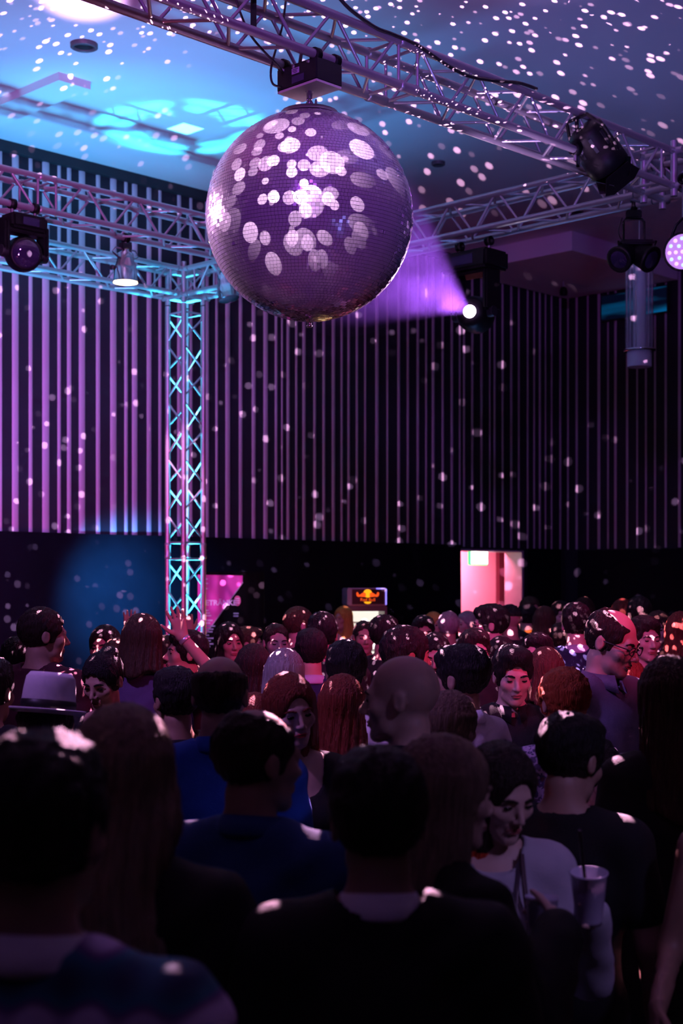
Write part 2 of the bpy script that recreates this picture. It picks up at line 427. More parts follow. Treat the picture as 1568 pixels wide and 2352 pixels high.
# lobby behind the doorway
lob = MB()
lob.box((16.5, YW + 1.25, 1.4), (7.0, 0.1, 2.8))
lob.box((13.0, YW + 0.75, 1.4), (0.1, 1.0, 2.8)); lob.box((20.0, YW + 0.75, 1.4), (0.1, 1.0, 2.8))
lob.box((16.5, YW + 0.75, 2.85), (7.0, 1.1, 0.1))
lob.box((16.5, YW + 0.75, -0.05), (7.0, 1.1, 0.1))
struct(lob.build('wall_lobby', M_PINKWALL))
light('lobby_lamp', 'AREA', (15.8, YW + 0.5, 2.72), 120, (1.0, 0.20, 0.34), (15.8, YW + 1.2, 0.8), 0.8)
_l = atY(1149, 1300, YW + 1.18).x
struct(MB().box((_l, YW + 1.17, 1.4), (0.17, 0.07, 2.8)).build('trim_3', M_DARKRED))
struct(MB().box((DX1 - 0.03, YW + 0.12, DZ / 2), (0.05, 0.30, DZ)).box((DX0 + 0.03, YW + 0.12, DZ / 2), (0.05, 0.30, DZ)).box(((DX0 + DX1) / 2, YW + 0.12, DZ - 0.012), (DX1 - DX0 - 0.11, 0.30, 0.024)).build('door_1', mat('door_frame', (0.45, 0.36, 0.42), 0.5)))
# exit sign hung in the doorway
ex = thing('exit_sign', 'lit white exit sign with a green edge hanging in the doorway', 'exit sign', atY(1097, 1281, YW + 0.35) - Vector((0, 0, 0.1)), 0)
MB().bbox((0, 0, 0.1), (0.40, 0.05, 0.21), 0.012).build('housing', mat('exit_green', (0.1, 0.6, 0.25), 0.5, emit=(0.10, 1.0, 0.35), estr=1.2), ex)
MB().box((0, -0.028, 0.1), (0.35, 0.008, 0.17)).build('panel', mat('exit_panel', (0.9, 1, 0.93), 0.5, emit=(0.85, 1.0, 0.90), estr=6), ex)
for _x in (-0.12, 0.12): bar('hanger', (_x, 0, 0.2), (_x, 0, 0.30), 0.006, M_STEEL, ex)

# dropped ceiling panels and small round fittings
def ceiling_panel(pts, drop, label, name):
    b = MB(); b.prism([(p.x, p.y) for p in pts], drop, Matrix.Translation((0, 0, ZC - drop)))
    o = struct(b.build(name, M_CEIL)); o['label'] = label
    return o
q0 = atZ(135, 165, ZC); q1 = atZ(232, 196, ZC - 0.07)
ceiling_panel([Vector((q0.x, q0.y)), Vector((q1.x, q0.y)), Vector((q1.x, YW - 0.08)), Vector((q0.x, YW - 0.08))], 0.07, 'dropped ceiling bulkhead at the left', 'trim_4')
q0 = atZ(1313, 530, ZC)
ceiling_panel([Vector((q0.x, q0.y)), Vector((XW - 0.08, q0.y)), Vector((XW - 0.08, YW - 0.08)), Vector((q0.x, YW - 0.08))], 0.24, 'dropped ceiling corner above the far corner', 'trim_5')
for (px, py, r), lb in zip([(193, 101, 0.11), (1006, 372, 0.07), (1318, 482, 0.11)],
                       ['round ceiling fitting above the left end of the near truss', 'small round ceiling fitting between the ball and the side truss', 'round ceiling fitting above the side truss']):
    p = atZ(px, py, ZC)
    t = thing('ceiling_fitting', lb, 'ceiling fitting', (p.x, p.y, ZC))
    MB().lathe([(r, 0), (r, -0.03), (r * 0.8, -0.04), (r * 0.72, -0.012)], 24).build('ring', mat('fitting_grey', (0.10, 0.09, 0.10), 0.5), t)
    MB().lathe([(0.01, -0.010), (r * 0.7, -0.012), (r * 0.7, -0.02), (0.01, -0.022)], 20).build('grille', M_BLACK, t)

# ------------------------------------------------------------------ trusses
RC, RB = 0.0245, 0.0095
def make_truss(name, label, p0, p1, half=0.245, seg=2.5, mirror=False, vertical=False, ends=True):
    p0 = Vector(p0); p1 = Vector(p1); d = p1 - p0; L = d.length
    if vertical: rot = (0, -PI / 2, 0)
    else: rot = (0, 0, math.atan2(d.y, d.x))
    t = thing(name, label, 'truss', p0, rot=rot)
    a = TA / 2
    cs = [(-a, -a), (a, -a), (a, a), (-a, a)]     # (y, z) corners
    for y, z in cs: bar('chord', (0, y, z), (L, y, z), RC, M_ALU, t, 14)
    ns = max(1, round(L / seg)); sl = L / ns
    for s in range(ns):
        xa = s * sl + 0.09; xb = (s + 1) * sl - 0.09
        nb = max(2, 2 * round((xb - xa) / half / 2)); h = (xb - xa) / nb
        for f in range(4):
            y1, z1 = cs[f]; y2, z2 = cs[(f + 1) % 4]
            for k in range(nb):
                up = (k + (0 if vertical else f) + (1 if mirror else 0)) % 2
                A = (y1, z1) if up else (y2, z2); B = (y2, z2) if up else (y1, z1)
                e = 0.02
                bar('brace', (xa + k * h + e, A[0], A[1]), (xa + (k + 1) * h - e, B[0], B[1]), RB, M_ALU2, t)
            for x in (xa - 0.012, xb + 0.012):
                bar('cross_bar', (x, y1, z1), (x, y2, z2), RB, M_ALU2, t)
        if s > 0:
            for y, z in cs:
                obj('coupler', COUPLER, M_ALU, t, (s * sl, y, z), (0, PI / 2, 0))
    return t
COUPLER = MB().lathe([(0.0255, -0.075), (0.031, -0.07), (0.031, -0.05), (0.028, -0.035), (0.028, 0.035), (0.031, 0.05), (0.031, 0.07), (0.0255, 0.075)], 14, cap=False).mesh('coupler')
make_truss('lighting_truss', 'purple-lit aluminium truss nearest the camera that carries the mirror ball', (0.6, YN, ZT), (XR - 0.2, YN, ZT), seg=2.47)
make_truss('lighting_truss', 'aluminium truss in the middle of the rig passing behind the mirror ball', (3.4, YM, ZT), (XR - 0.15, YM, ZT), mirror=True)
make_truss('lighting_truss', 'cyan-lit far truss running left from the corner column', (4.2, YF, ZT), (XR - 0.2, YF, ZT))
make_truss('lighting_truss', 'side truss going from the right edge back to the corner column', (XR, YN + 0.2, ZT), (XR, YF - 0.2, ZT), seg=2.4)
make_truss('column_truss', 'cyan-lit vertical truss column standing among the crowd', (XR, YF, 0.02), (XR, YF, ZT - 0.2), half=0.25, seg=2.3, vertical=True)
def corner_block(loc, label):
    t = thing('corner_block', label, 'truss corner', loc); a = TA / 2; e = 0.19
    for x in (-a, a):
        for y in (-a, a):
            bar('post', (x, y, -e), (x, y, e), RC, M_ALU, t, 12)
            for z in (-a, a):
                pass
    for s in (-a, a):
        for z in (-a, a):
            bar('rail', (-e, s, z), (e, s, z), RC, M_ALU, t, 12)
            bar('rail', (s, -e, z), (s, e, z), RC, M_ALU, t, 12)
    for s in (-a, a):
        bar('brace', (-a, s, -a), (a, s, a), RB, M_ALU2, t); bar('brace', (s, -a, -a), (s, a, a), RB, M_ALU2, t)
    return t
corner_block((XR, YF, ZT), 'truss corner cube on top of the cyan column')
corner_block((XR, YN, ZT), 'truss corner cube at the right edge of the picture')

# ------------------------------------------------------------------ mirror ball
M_TILE = mat('mirror_tile', (0.82, 0.78, 0.86), 0.18, 0.70, var=0.08, vscale=300)
M_TILE.node_tree.nodes['Principled BSDF'].inputs['Coat Weight'].default_value = 0.6
M_TILE.node_tree.nodes['Principled BSDF'].inputs['Coat Roughness'].default_value = 0.06
M_CORE = mat('ball_core', (0.03, 0.02, 0.03), 0.6)
ball = thing('mirror_ball', 'big mirror ball of small square tiles hanging from the near truss', 'mirror ball', BALL - Vector((0, 0, BR)))
core = MB()
core.lathe([(max(0.002, (BR - 0.008) * math.cos(-PI / 2 + PI * i / 40)), (BR - 0.008) * math.sin(-PI / 2 + PI * i / 40) + BR) for i in range(41)], 64)
core.build('core', M_CORE, ball)
def ball_tiles():
    rnd = random.Random(11); b = MB(); rows = 92; dphi = PI / rows; hs = BR * dphi / 2 * 0.90; q = BR - 0.0015
    for r in range(1, rows):
        phi = -PI / 2 + r * dphi
        n = max(5, round(2 * PI * math.cos(phi) / dphi)); o = rnd.random()
        for k in range(n):
            th = 2 * PI * (k + o) / n
            nm = Vector((math.cos(phi) * math.cos(th), math.cos(phi) * math.sin(th), math.sin(phi)))
            c = nm * BR
            ex = Vector((-math.sin(th), math.cos(th), 0)); ey = nm.cross(ex)
            jx, jy = rnd.gauss(0, 0.035), rnd.gauss(0, 0.035)
            if rnd.random() < 0.03: jx *= 5; jy *= 5
            hx = BR * math.cos(phi) * PI / n * 0.92
            ax = ex * hx + nm * (jx * hx); ay = ey * hs + nm * (jy * hs)
            c = c + Vector((0, 0, BR))
            t = [c - ax - ay, c + ax - ay, c + ax + ay, c - ax + ay]; u = [p - nm * 0.006 for p in t]
            b.add(t + u, [(0, 1, 2, 3), (0, 4, 5, 1), (1, 5, 6, 2), (2, 6, 7, 3), (3, 7, 4, 0)])
    return b
bt = ball_tiles().build('mirror_tiles', M_TILE, ball); bt['kind'] = 'stuff'
MB().lathe([(0.16, 2 * BR - 0.018), (0.15, 2 * BR + 0.004), (0.05, 2 * BR + 0.012), (0.018, 2 * BR + 0.03)], 24).build('top_cap', M_STEEL, ball)
MB().lathe([(0.03, 0.002), (0.022, -0.006), (0.010, -0.012), (0.010, -0.022), (0.016, -0.028), (0.012, -0.038), (0.003, -0.04)], 16).build('bottom_pin', M_CHROME, ball)
MB().tube((0, 0, 2 * BR + 0.02), (0, 0, 2 * BR + 0.06), 0.014, n=12).build('eye_bolt', M_STEEL, ball)
# the light with disc gobos on the ball (a lamp of the room in front, left)
for _src, _p, _sc, _r in ((Vector((2.6, 2.6, 5.6)), 15000, 21.0, 0.38), (Vector((2.2, 2.5, 4.9)), 13000, 42.0, 0.37), (Vector((1.6, 3.8, 4.3)), 9000, 27.0, 0.36)):
    _ax = (BALL - _src).normalized(); _m = math.cos(math.atan(0.52 / (BALL - _src).length))
    gobo_light('disc_gobo_lamp', _src, _p, (1.0, 0.62, 0.95), _ax, _m, _sc, _r - 0.02, _r, 'Quadratic', clump=False, brmin=0.45)

# motor box with chain and shackles
ZB = 4.635
mo = thing('ball_motor', 'black motor box with a cream underside clamped under the near truss', 'motor', (BALL.x, BALL.y, ZB))
MB().bbox((0, 0, 0.066), (0.19, 0.30, 0.118), 0.006).build('housing', M_BLACK, mo)
MB().box((0, 0, 0.004), (0.182, 0.292, 0.012)).build('bottom_plate', M_CREAM, mo)
lbl = MB().box((-0.0965, 0.005, 0.085), (0.002, 0.055, 0.030)).build('rating_label', mat('lilac_label', (0.45, 0.36, 0.55), 0.6), mo)
for k in range(3): MB().box((-0.0982, 0.005 + (0.004 if k == 1 else 0), 0.093 - 0.008 * k), (0.001, 0.042 - 0.008 * k, 0.003)).build('print_line', M_BLACK, lbl)
MB().box((-0.0962, -0.012, 0.042), (0.0012, 0.09, 0.036)).build('type_plate', mat('dim_plate', (0.05, 0.04, 0.09), 0.5), mo)
for y in (-0.09, 0.02, 0.10): MB().lathe([(0.010, 0), (0.010, 0.006), (0.006, 0.009)], 10, Matrix.Translation((-0.095, y, 0.11)) @ Matrix.Rotation(-PI / 2, 4, 'Y')).build('screw', M_STEEL, mo)
for dx in (-0.07, 0.07):
    for dy in (-0.12, 0.12):
        c = MB(); c.lathe([(0.026, -0.02), (0.034, -0.018), (0.034, 0.018), (0.026, 0.02)], 14, Matrix.Translation((dx, dy, 0.145)) @ Matrix.Rotation(PI / 2, 4, 'Y'), cap=False)
        k = c.build('clamp', M_BLACKM, mo)
        MB().tube((dx, dy, 0.12), (dx, dy, 0.10), 0.008).build('clamp_bolt', M_STEEL, k)
ch = thing('chain_hanger', 'short steel rod, shackle and chain between motor box and mirror ball', 'chain', (BALL.x, BALL.y, 2 * BR + BALL.z - BR + 0.04))
HH = ZB - (BALL.z + BR + 0.04)
MB().lathe([(0.011, HH * 0.42), (0.016, HH * 0.44), (0.016, HH * 0.95), (0.022, HH * 0.955), (0.022, HH)], 12).build('rod', M_STEEL, ch)
def link(c, rz, w=0.017, h=0.030, r=0.006):
    pts = []
    for i in range(25):
        a = 2 * PI * i / 24
        x = math.cos(a) * w; z = math.sin(a) * h
        pts.append(Vector(c) + Vector((x * math.cos(rz), x * math.sin(rz), z)))
    return MB().path(pts, r, 8)
link((0, 0, HH * 0.36), 0.3, 0.018, HH * 0.17).build('shackle', M_STEEL, ch)
link((0.0, 0.0, HH * 0.12), 1.9, 0.016, HH * 0.18).build('chain_link', M_STEEL, ch)
link((0.028, -0.02, HH * 0.22), 0.9, 0.016, HH * 0.20, 0.005).build('safety_link', M_STEEL, ch)

# ------------------------------------------------------------------ cables
def cable(pts, label, r=0.007, name='cable'):
    P = [Vector(p) for p in pts]; out = []
    for i in range(len(P) - 1):
        a = P[max(i - 1, 0)]; b = P[i]; c = P[i + 1]; d = P[min(i + 2, len(P) - 1)]
        for k in range(6):
            t = k / 6
            out.append(0.5 * ((2 * b) + (-a + c) * t + (2 * a - 5 * b + 4 * c - d) * t * t + (-a + 3 * b - 3 * c + d) * t ** 3))
    out.append(P[-1])
    return tag(MB().path(out, r, 8).build(name, M_RUBBER), label, 'cable')
yf = YN - TA / 2 - 0.03
cable([atY(x, y, yf) for x, y in ((760, -30), (800, 18), (860, 62), (900, 78), (960, 105), (1030, 152), (1080, 176), (1140, 186), (1190, 190), (1232, 204))],
      'black cable sagging along the front top tube of the near truss', 0.010)
cable([Vector((BALL.x - 0.09, BALL.y + 0.12, ZB + 0.03))] + [atY(x, y, 5.46) for x, y in ((626, 192), (622, 160), (634, 110), (648, 60), (655, 10), (660, -30))],
      'black mains cable looping up from the motor box', 0.006)
cable([atY(x, y, 5.40) for x, y in ((535, -25), (552, 30), (575, 80), (608, 120), (636, 148))] + [Vector((BALL.x - 0.095, BALL.y + 0.10, ZB + 0.10))],
      'black cable running down the near truss into the top of the motor box', 0.006)
st = MB()
st.box(atY(582, 25, YN - 0.05) , (0.035, 0.006, 0.16)); tag(st.build('strap', M_BLACK), 'short black strap hanging inside the near truss', 'strap')

# ------------------------------------------------------------------ lamps on the rig
def disc(r, n=28): return [(r * math.cos(2 * PI * i / n), r * math.sin(2 * PI * i / n)) for i in range(n)]
def axis_matrix(loc, direction, roll=0):
    q = Vector(direction).to_track_quat('Z', 'Y').to_matrix().to_4x4()
    return Matrix.Translation(loc) @ q @ Matrix.Rotation(roll, 4, 'Z')
def hook_clamp(parent, top, length=0.10):
    """clamp round a truss tube whose centre is top (local)"""
    top = Vector(top)
    MB().lathe([(0.027, -0.022), (0.038, -0.022), (0.038, 0.022), (0.027, 0.022), (0.027, -0.022)], 16, Matrix.Translation(top) @ Matrix.Rotation(PI / 2, 4, 'Y'), cap=False).build('clamp', M_BLACKM, parent)
    MB().tube(top - Vector((0, 0, 0.034)), top - Vector((0, 0, length)), 0.012, n=10).build('clamp_bolt', M_STEEL, parent)

# 1. black barn-door lamp on the near truss
p = atY(1378, 352, YN - TA / 2 - 0.05)
bd = thing('barn_door_lamp', 'black stage lamp with open barn doors on the near truss', 'stage lamp', p)
dirn = (RGT * 0.62 + FWD * 0.35 - Vector((0, 0, 0.72))).normalized()
Mx = axis_matrix((0, 0, 0), dirn)
hb = MB().lathe([(0.03, -0.205), (0.085, -0.20), (0.115, -0.18), (0.12, -0.15), (0.12, -0.02), (0.135, -0.015), (0.135, 0.11), (0.128, 0.115), (0.125, 0.10)], 26, Mx).build('body', M_BLACKM, bd)
for a in range(0, 8): MB().box(Mx @ Vector((0.121 * math.cos(a * PI / 4), 0.121 * math.sin(a * PI / 4), -0.09)), (0.006, 0.02, 0.10), (Mx.to_3x3() @ Matrix.Rotation(a * PI / 4, 3, 'Z'))).build('cooling_fin', M_BLACK, bd)
MB().lathe([(0.02, -0.213), (0.02, -0.204)], 12, Mx).build('rear_knob', M_CHROME, bd)
MB().lathe([(0.001, 0.10), (0.12, 0.098)], 24, Mx).build('lens', M_BLACK, bd)
for k in range(4):
    R4 = Mx @ Matrix.Rotation(k * PI / 2 + 0.5, 4, 'Z') @ Matrix.Translation((0.125, 0, 0.12)) @ Matrix.Rotation(PI / 2 - 0.55 - 0.15 * (k % 2), 4, 'Y')
    w1, w2, h = (0.085, 0.135, 0.16) if k % 2 == 0 else (0.085, 0.105, 0.13)
    MB().prism([(0, -w1), (-h * .75, -w2), (-h, -w2 * .6), (-h, w2 * .6), (-h * .75, w2), (0, w1)], 0.004, R4).build('barn_door', M_BLACKM, bd)
yk = [Mx @ Vector(v) for v in ((0.15, 0.0, 0.02), (0.165, 0.0, -0.05), (0.165, 0, -0.16), (0.10, 0.0, -0.27), (-0.10, 0, -0.27), (-0.165, 0, -0.16), (-0.165, 0, -0.05), (-0.15, 0, 0.02))]
MB().path(yk, 0.012, 8).build('yoke', M_BLACKM, bd)
_t = Vector((0, YN - TA / 2, ZT - TA / 2)) - p; _t.x = -0.20
hook_clamp(bd, _t, 0.07)
MB().path([_t - Vector((0, 0, 0.06)), _t - Vector((-0.03, 0, 0.10)), Mx @ Vector((0, 0, -0.27))], 0.013).build('yoke_arm', M_BLACKM, bd)

# 2. moving head on the side truss whose beam hits the ball
def moving_head(label, loc, base_size, head_r, head_len, dirn, lens_mat, rotz, drop, lens_r=None, head_prof=None):
    t = thing('moving_head_light', label, 'moving light', loc, rotz)
    Ri = Matrix.Rotation(-rotz, 3, 'Z'); d = Ri @ Vector(dirn).normalized()
    bx, by, bz = base_size; arm = drop
    bs = MB().bbox((0, 0, arm), (bx, by, bz), 0.02).build('base', M_BLACKM, t)
    MB().box((-0.0, -by / 2 - 0.002, arm), (bx * 0.45, 0.006, bz * 0.5)).build('display', mat('dim_display', (0.02, 0.02, 0.05), 0.2), bs)
    for sx in (-1, 1):
        hx = sx * (head_r + 0.035)
        MB().bbox((hx, 0, arm / 2 - 0.0), (0.045, by * 0.62, arm - bz / 2 + 0.06), 0.015).build('yoke_arm', M_BLACKM, t)
        MB().lathe([(0.04, -0.03), (0.045, 0.0), (0.04, 0.03)], 16, Matrix.Translation((hx, 0, 0)) @ Matrix.Rotation(PI / 2, 4, 'Y')).build('pivot', M_BLACK, t)
    MB().bbox((0, 0, arm - bz / 2 - 0.012), (2 * head_r + 0.11, by * 0.6, 0.03), 0.008).build('yoke_bridge', M_BLACKM, t)
    for sx in (-1, 1):
        hook_clamp(t, (sx * bx * 0.32, 0, arm + bz / 2 + 0.075), 0.078)
    prof = head_prof or [(head_r * 0.35, -head_len * 0.55), (head_r * 0.8, -head_len * 0.5), (head_r, -head_len * 0.25), (head_r, head_len * 0.1), (head_r * 0.92, head_len * 0.4), (head_r * 0.9, head_len * 0.47), (head_r * 0.74, head_len * 0.47)]
    Mh = axis_matrix((0, 0, 0), d)
    MB().lathe(prof, 30, Mh).build('head', M_BLACKM, t)
    lr = lens_r or head_r * 0.7; z = head_len * 0.475
    ln = MB().lathe([(lr * 0.02, z + lr * 0.28)] + [(lr * math.sin(a), z + lr * 0.28 * math.cos(a)) for a in (0.3, 0.6, 0.9, 1.2, PI / 2)] + [(lr, z - 0.01)], 28, Mh).build('lens', lens_mat, t)
    return t
M_LENS = mat('lamp_lens_lit', (1, 1, 1), 0.3, emit=(1.0, 0.80, 0.98), estr=60)
M_GLASS = mat('dark_lens_glass', (0.02, 0.015, 0.04), 0.03, 0.0, spec=1.0)
moving_head('moving head light with glowing lens under the side truss aimed at the ball', LAMP, (0.46, 0.30, 0.15), 0.135, 0.34, BALL - LAMP, M_LENS, -PI / 2, 0.40, 0.05,
            [(0.05, -0.22), (0.12, -0.20), (0.14, -0.12), (0.14, 0.02), (0.12, 0.10), (0.10, 0.16), (0.06, 0.163)])
# 5. moving head with big dark lens on the middle truss, left
p = atY(54, 584, YM - TA / 2)
moving_head('black moving head light with a big glossy lens under the middle truss at the left', p, (0.30, 0.20, 0.11), 0.128, 0.24, Vector((0, 0, CAMZ + 0.3)) - p + RGT * 2.0, M_GLASS, 0.0, ZT - TA / 2 - 0.075 - 0.055 - p.z, 0.10)

# 6. chrome par can, lit warm
def par_can(label, loc, dirn, L, r, lit, chrome=True, top=None):
    t = thing('par_can', label, 'stage lamp', loc); Mp = axis_matrix((0, 0, 0), dirn)
    m = M_CHROME if chrome else M_BLACKM
    MB().lathe([(r * .30, -L * .62), (r * .32, -L * .56), (r * .60, -L * .5), (r * .62, -L * .32), (r * .80, -L * .12), (r * .82, L * .02), (r * .86, L * .03), (r * .92, L * .38), (r * .97, L * .385), (r * .97, L * .40), (r * .93, L * .40)], 28, Mp, cap=False).build('can', m, t)
    MB().lathe([(r * .30, -L * .64), (r * .1, -L * .72), (r * .08, -L * .80)], 14, Mp).build('rear_cap', M_BLACK, t)
    lm = mat('warm_lamp_face', (1, .9, .7), 0.4, emit=(1.0, 0.72, 0.38), estr=14) if lit else mat('unlit_lamp_face', (0.06, 0.05, 0.06), 0.2)
    MB().lathe([(0.001, L * .385), (r * .93, L * .385), (r * .93, L * .37), (0.001, L * .365)], 28, Mp).build('lens', lm, t)
    tp = Vector(top) - Vector(loc)
    side = Vector((1, 0, 0))
    ypts = [Mp @ Vector((r * 1.02, 0, 0.0)), Vector((r * 1.25, 0, tp.z - 0.13)), Vector((r * 0.9, 0, tp.z - 0.09)), Vector((-r * 0.9, 0, tp.z - 0.09)), Vector((-r * 1.25, 0, tp.z - 0.13)), Mp @ Vector((-r * 1.02, 0, 0.0))]
    MB().path(ypts, 0.007, 8).build('yoke', M_STEEL, t)
    MB().lathe([(0.014, 0), (0.022, 0.004), (0.022, 0.03), (0.012, 0.035)], 12, Mp @ Matrix.Translation((r * 1.0, 0, 0)) @ Matrix.Rotation(PI / 2, 4, 'Y')).build('knob', M_BLACK, t)
    hook_clamp(t, (0, 0, tp.z), 0.095)
    MB().bbox((0, 0, tp.z - 0.07), (0.10, 0.05, 0.05), 0.006).build('bracket', M_BLACK, t)
    return t
p = atY(288, 620, YM + TA / 2)
par_can('silver par can glowing warm white pointing straight down from the middle truss', p, (0, 0.0, -1), 0.26, 0.105, True, True, (p.x, p.y, ZT - TA / 2))
light('warm_par_light', 'SPOT', p - Vector((0, 0, 0.13)), 25, (1.0, 0.55, 0.22), p - Vector((0, 0, 3)), 0.09, 90, 0.5)
p = atX(520, 664, XR - TA / 2 - 0.1)
par_can('silver par can tilted beside the lower left of the mirror ball', p, (RGT * .25 - FWD * .15 - Vector((0, 0, 1))), 0.25, 0.10, False, True, (p.x + 0.1, p.y, ZT - TA / 2))
# 3. double lamp on the side truss, right
p = atX(1455, 585, XR + TA / 2)
dl = thing('twin_lamp', 'black twin-headed lamp hanging in a square yoke from the side truss', 'stage lamp', p, math.atan2(RGT.y, RGT.x))
for sx in (-1, 1):
    Mt = axis_matrix((sx * 0.072, 0.0, -0.01), (sx * 0.55, -0.55, -0.45))
    hd = MB().lathe([(0.03, -0.10), (0.07, -0.085), (0.085, -0.03), (0.092, 0.05), (0.098, 0.055), (0.098, 0.075), (0.085, 0.075)], 22, Mt).build('head', M_BLACKM, dl)
    MB().lathe([(0.001, 0.085), (0.05, 0.08), (0.08, 0.07)], 22, Mt).build('lens', M_GLASS, hd)
MB().bbox((0.02, 0, 0.085), (0.24, 0.10, 0.035), 0.01).build('cross_plate', M_BLACKM, dl)
MB().path([(0.16, 0, 0.10), (0.15, 0, 0.06), (-0.11, 0, 0.06), (-0.11, 0, 0.10)], 0.010).build('cradle', M_BLACKM, dl)
tz = ZT - TA / 2 - p.z
MB().path([(0.075, 0, 0.10), (0.075, 0, tz - 0.12), (0.06, 0, tz - 0.10), (-0.06, 0, tz - 0.10), (-0.075, 0, tz - 0.12), (-0.075, 0, 0.10)], 0.009).build('yoke', M_BLACKM, dl)
MB().bbox((0, 0, tz - 0.065), (0.11, 0.05, 0.06), 0.008).build('bracket', M_BLACKM, dl)
hook_clamp(dl, (0, 0, tz), 0.07)
cable([atX(x, y, XR + TA / 2) for x, y in ((1428, 500), (1420, 530), (1427, 552), (1440, 565))], 'thin cable hanging down to the twin-headed lamp', 0.004)
# 4. LED par at the right edge
p = atD(1570, 578, 9.7)
M_LED = mat('led_face', (0.5, 0.4, 0.6), 0.4, emit=(0.75, 0.35, 1.0), estr=0.5)
ld = thing('led_par', 'round lit LED par lamp cut by the right edge of the picture', 'stage lamp', p)
dv = (Vector((0, 0, CAMZ)) - p + RGT * -2.5).normalized(); Ml = axis_matrix((0, 0, 0), dv)
MB().lathe([(0.001, -0.162), (0.05, -0.16), (0.10, -0.14), (0.125, -0.06), (0.13, 0.05), (0.118, 0.055), (0.117, 0.03)], 28, Ml, cap=False).build('body', M_BLACKM, ld)
MB().lathe([(0.001, 0.04), (0.116, 0.04)], 28, Ml).build('face', M_LED, ld)
for i, (rr, n) in enumerate(((0.0, 1), (0.045, 6), (0.088, 12))):
    for k in range(n):
        a = 2 * PI * k / n
        obj('led', bpy.data.meshes.get('led') or MB().lathe([(0.013, 0), (0.011, 0.006), (0.004, 0.009)], 10).mesh('led'),
            [mat('led_pink', (1, .6, .9), 0.3, emit=(1.0, 0.45, 0.80), estr=1.6), mat('led_blue', (.6, .7, 1), 0.3, emit=(0.40, 0.60, 1.0), estr=1.5)][(k + i) % 2], ld,
            Ml @ Vector((rr * math.cos(a), rr * math.sin(a), 0.042)), Ml.to_euler())
MB().path([Ml @ Vector((0.135, 0, -0.03)), (0.10, 0, 0.16), (0.02, 0, 0.22), (-0.02, 0, 0.22), (-0.10, 0, 0.16), Ml @ Vector((-0.135, 0, -0.03))], 0.010).build('yoke', M_BLACKM, ld)
tz = ZT - TA / 2 - p.z; hook_clamp(ld, (0, 0, tz), tz - 0.215)
# glass tube pendant
p = atD(1468, 800, 14.0)
pd = thing('pendant_lamp', 'long clear tube pendant lamp with a white core hanging from the ceiling', 'pendant lamp', (p.x, p.y, atD(1468, 843, 14.0).z))
z0 = 0.0; z1 = ZC - pd.location.z
zt = atD(1468, 575, 14.0).z - pd.location.z
MB().lathe([(0.115, 0.0), (0.118, 0.01), (0.118, 0.15), (0.112, 0.16)], 28).build('diffuser', mat('frosted_diffuser', (0.62, 0.55, 0.70), 0.6), pd)
MB().lathe([(0.14, 0.15), (0.155, 0.155), (0.155, 0.17), (0.14, 0.175), (0.10, 0.175)], 28, cap=False).build('ring', M_CHROME, pd)
MB().lathe([(0.06, 0.16), (0.06, zt)], 20).build('core', mat('white_core', (0.75, 0.70, 0.80), 0.6), pd)
M_CLEAR = mat('clear_tube', (0.55, 0.55, 0.65), 0.08, 0.0, trans=0.0, alpha=0.28, spec=0.9)
MB().lathe([(0.138, 0.17), (0.138, zt)], 32, cap=False).build('tube', M_CLEAR, pd)
for a in range(6):
    an = a * PI / 3 + 0.3
    bar('rod', (0.125 * math.cos(an), 0.125 * math.sin(an), 0.165), (0.125 * math.cos(an), 0.125 * math.sin(an), zt), 0.006, M_CHROME, pd)
MB().lathe([(0.145, zt), (0.145, zt + 0.03), (0.02, zt + 0.05)], 28).build('cap', M_CHROME, pd)
bar('suspension', (0, 0, zt + 0.04), (0, 0, z1), 0.006, M_STEEL, pd)
# blue lit screen on the right wall
M_SCR = mat('blue_screen', (0.01, 0.03, 0.07), 0.3, emit=(0.0, 0.16, 0.42), estr=0.10)
def screen_mat():
    m = M_SCR; nt = m.node_tree; N = nt.nodes; L = nt.links; b = N['Principled BSDF']
    tc = N.new('ShaderNodeTexCoord'); mp = N.new('ShaderNodeMapping'); mp.inputs['Scale'].default_value = (0.4, 0.4, 4.0)
    L.new(tc.outputs['Object'], mp.inputs[0]); nz = N.new('ShaderNodeTexNoise'); nz.inputs['Scale'].default_value = 1.3
    L.new(mp.outputs[0], nz.inputs[0])
    mr = N.new('ShaderNodeMapRange'); mr.inputs['From Min'].default_value = 0.42; mr.inputs['From Max'].default_value = 0.68; mr.inputs['To Min'].default_value = 0.01; mr.inputs['To Max'].default_value = 0.7
    L.new(nz.outputs[0], mr.inputs[0]); L.new(mr.outputs[0], b.inputs['Emission Strength'])
screen_mat()
ya, yb = atX(1395, 700, XW).y, atX(1543, 700, XW).y
zb, za = atX(1470, 728, XW).z, atX(1470, 672, XW).z
scn = thing('wall_screen', 'dim blue screen on the right wall behind the tube pendant', 'screen', (XW - 0.14, (ya + yb) / 2, zb))
MB().box((0, 0, (za - zb) / 2), (0.02, abs(ya - yb), za - zb)).build('display', M_SCR, scn)
MB().box((0.03, 0, (za - zb) / 2), (0.06, abs(ya - yb) + 0.03, za - zb + 0.03)).build('frame', M_BLACK, scn)
for dx in (0.09,): MB().box((dx, 0, (za - zb) / 2), (0.08, 0.3, 0.2)).build('bracket', M_BLACK, scn)
# fixture that hangs small from the ceiling near the far corner
p = atD(1294, 670, 19.5)
sp = thing('ceiling_spot', 'tiny spotlight on a stem below the dropped ceiling corner', 'ceiling lamp', (p.x, p.y, p.z))
bar('stem', (0, 0, 0.05), (0, 0, ZC - 0.24 - p.z), 0.012, M_STEEL, sp); MB().lathe([(0.05, -0.05), (0.055, 0.0), (0.04, 0.05), (0.015, 0.07)], 16).build('shade', M_BLACKM, sp)

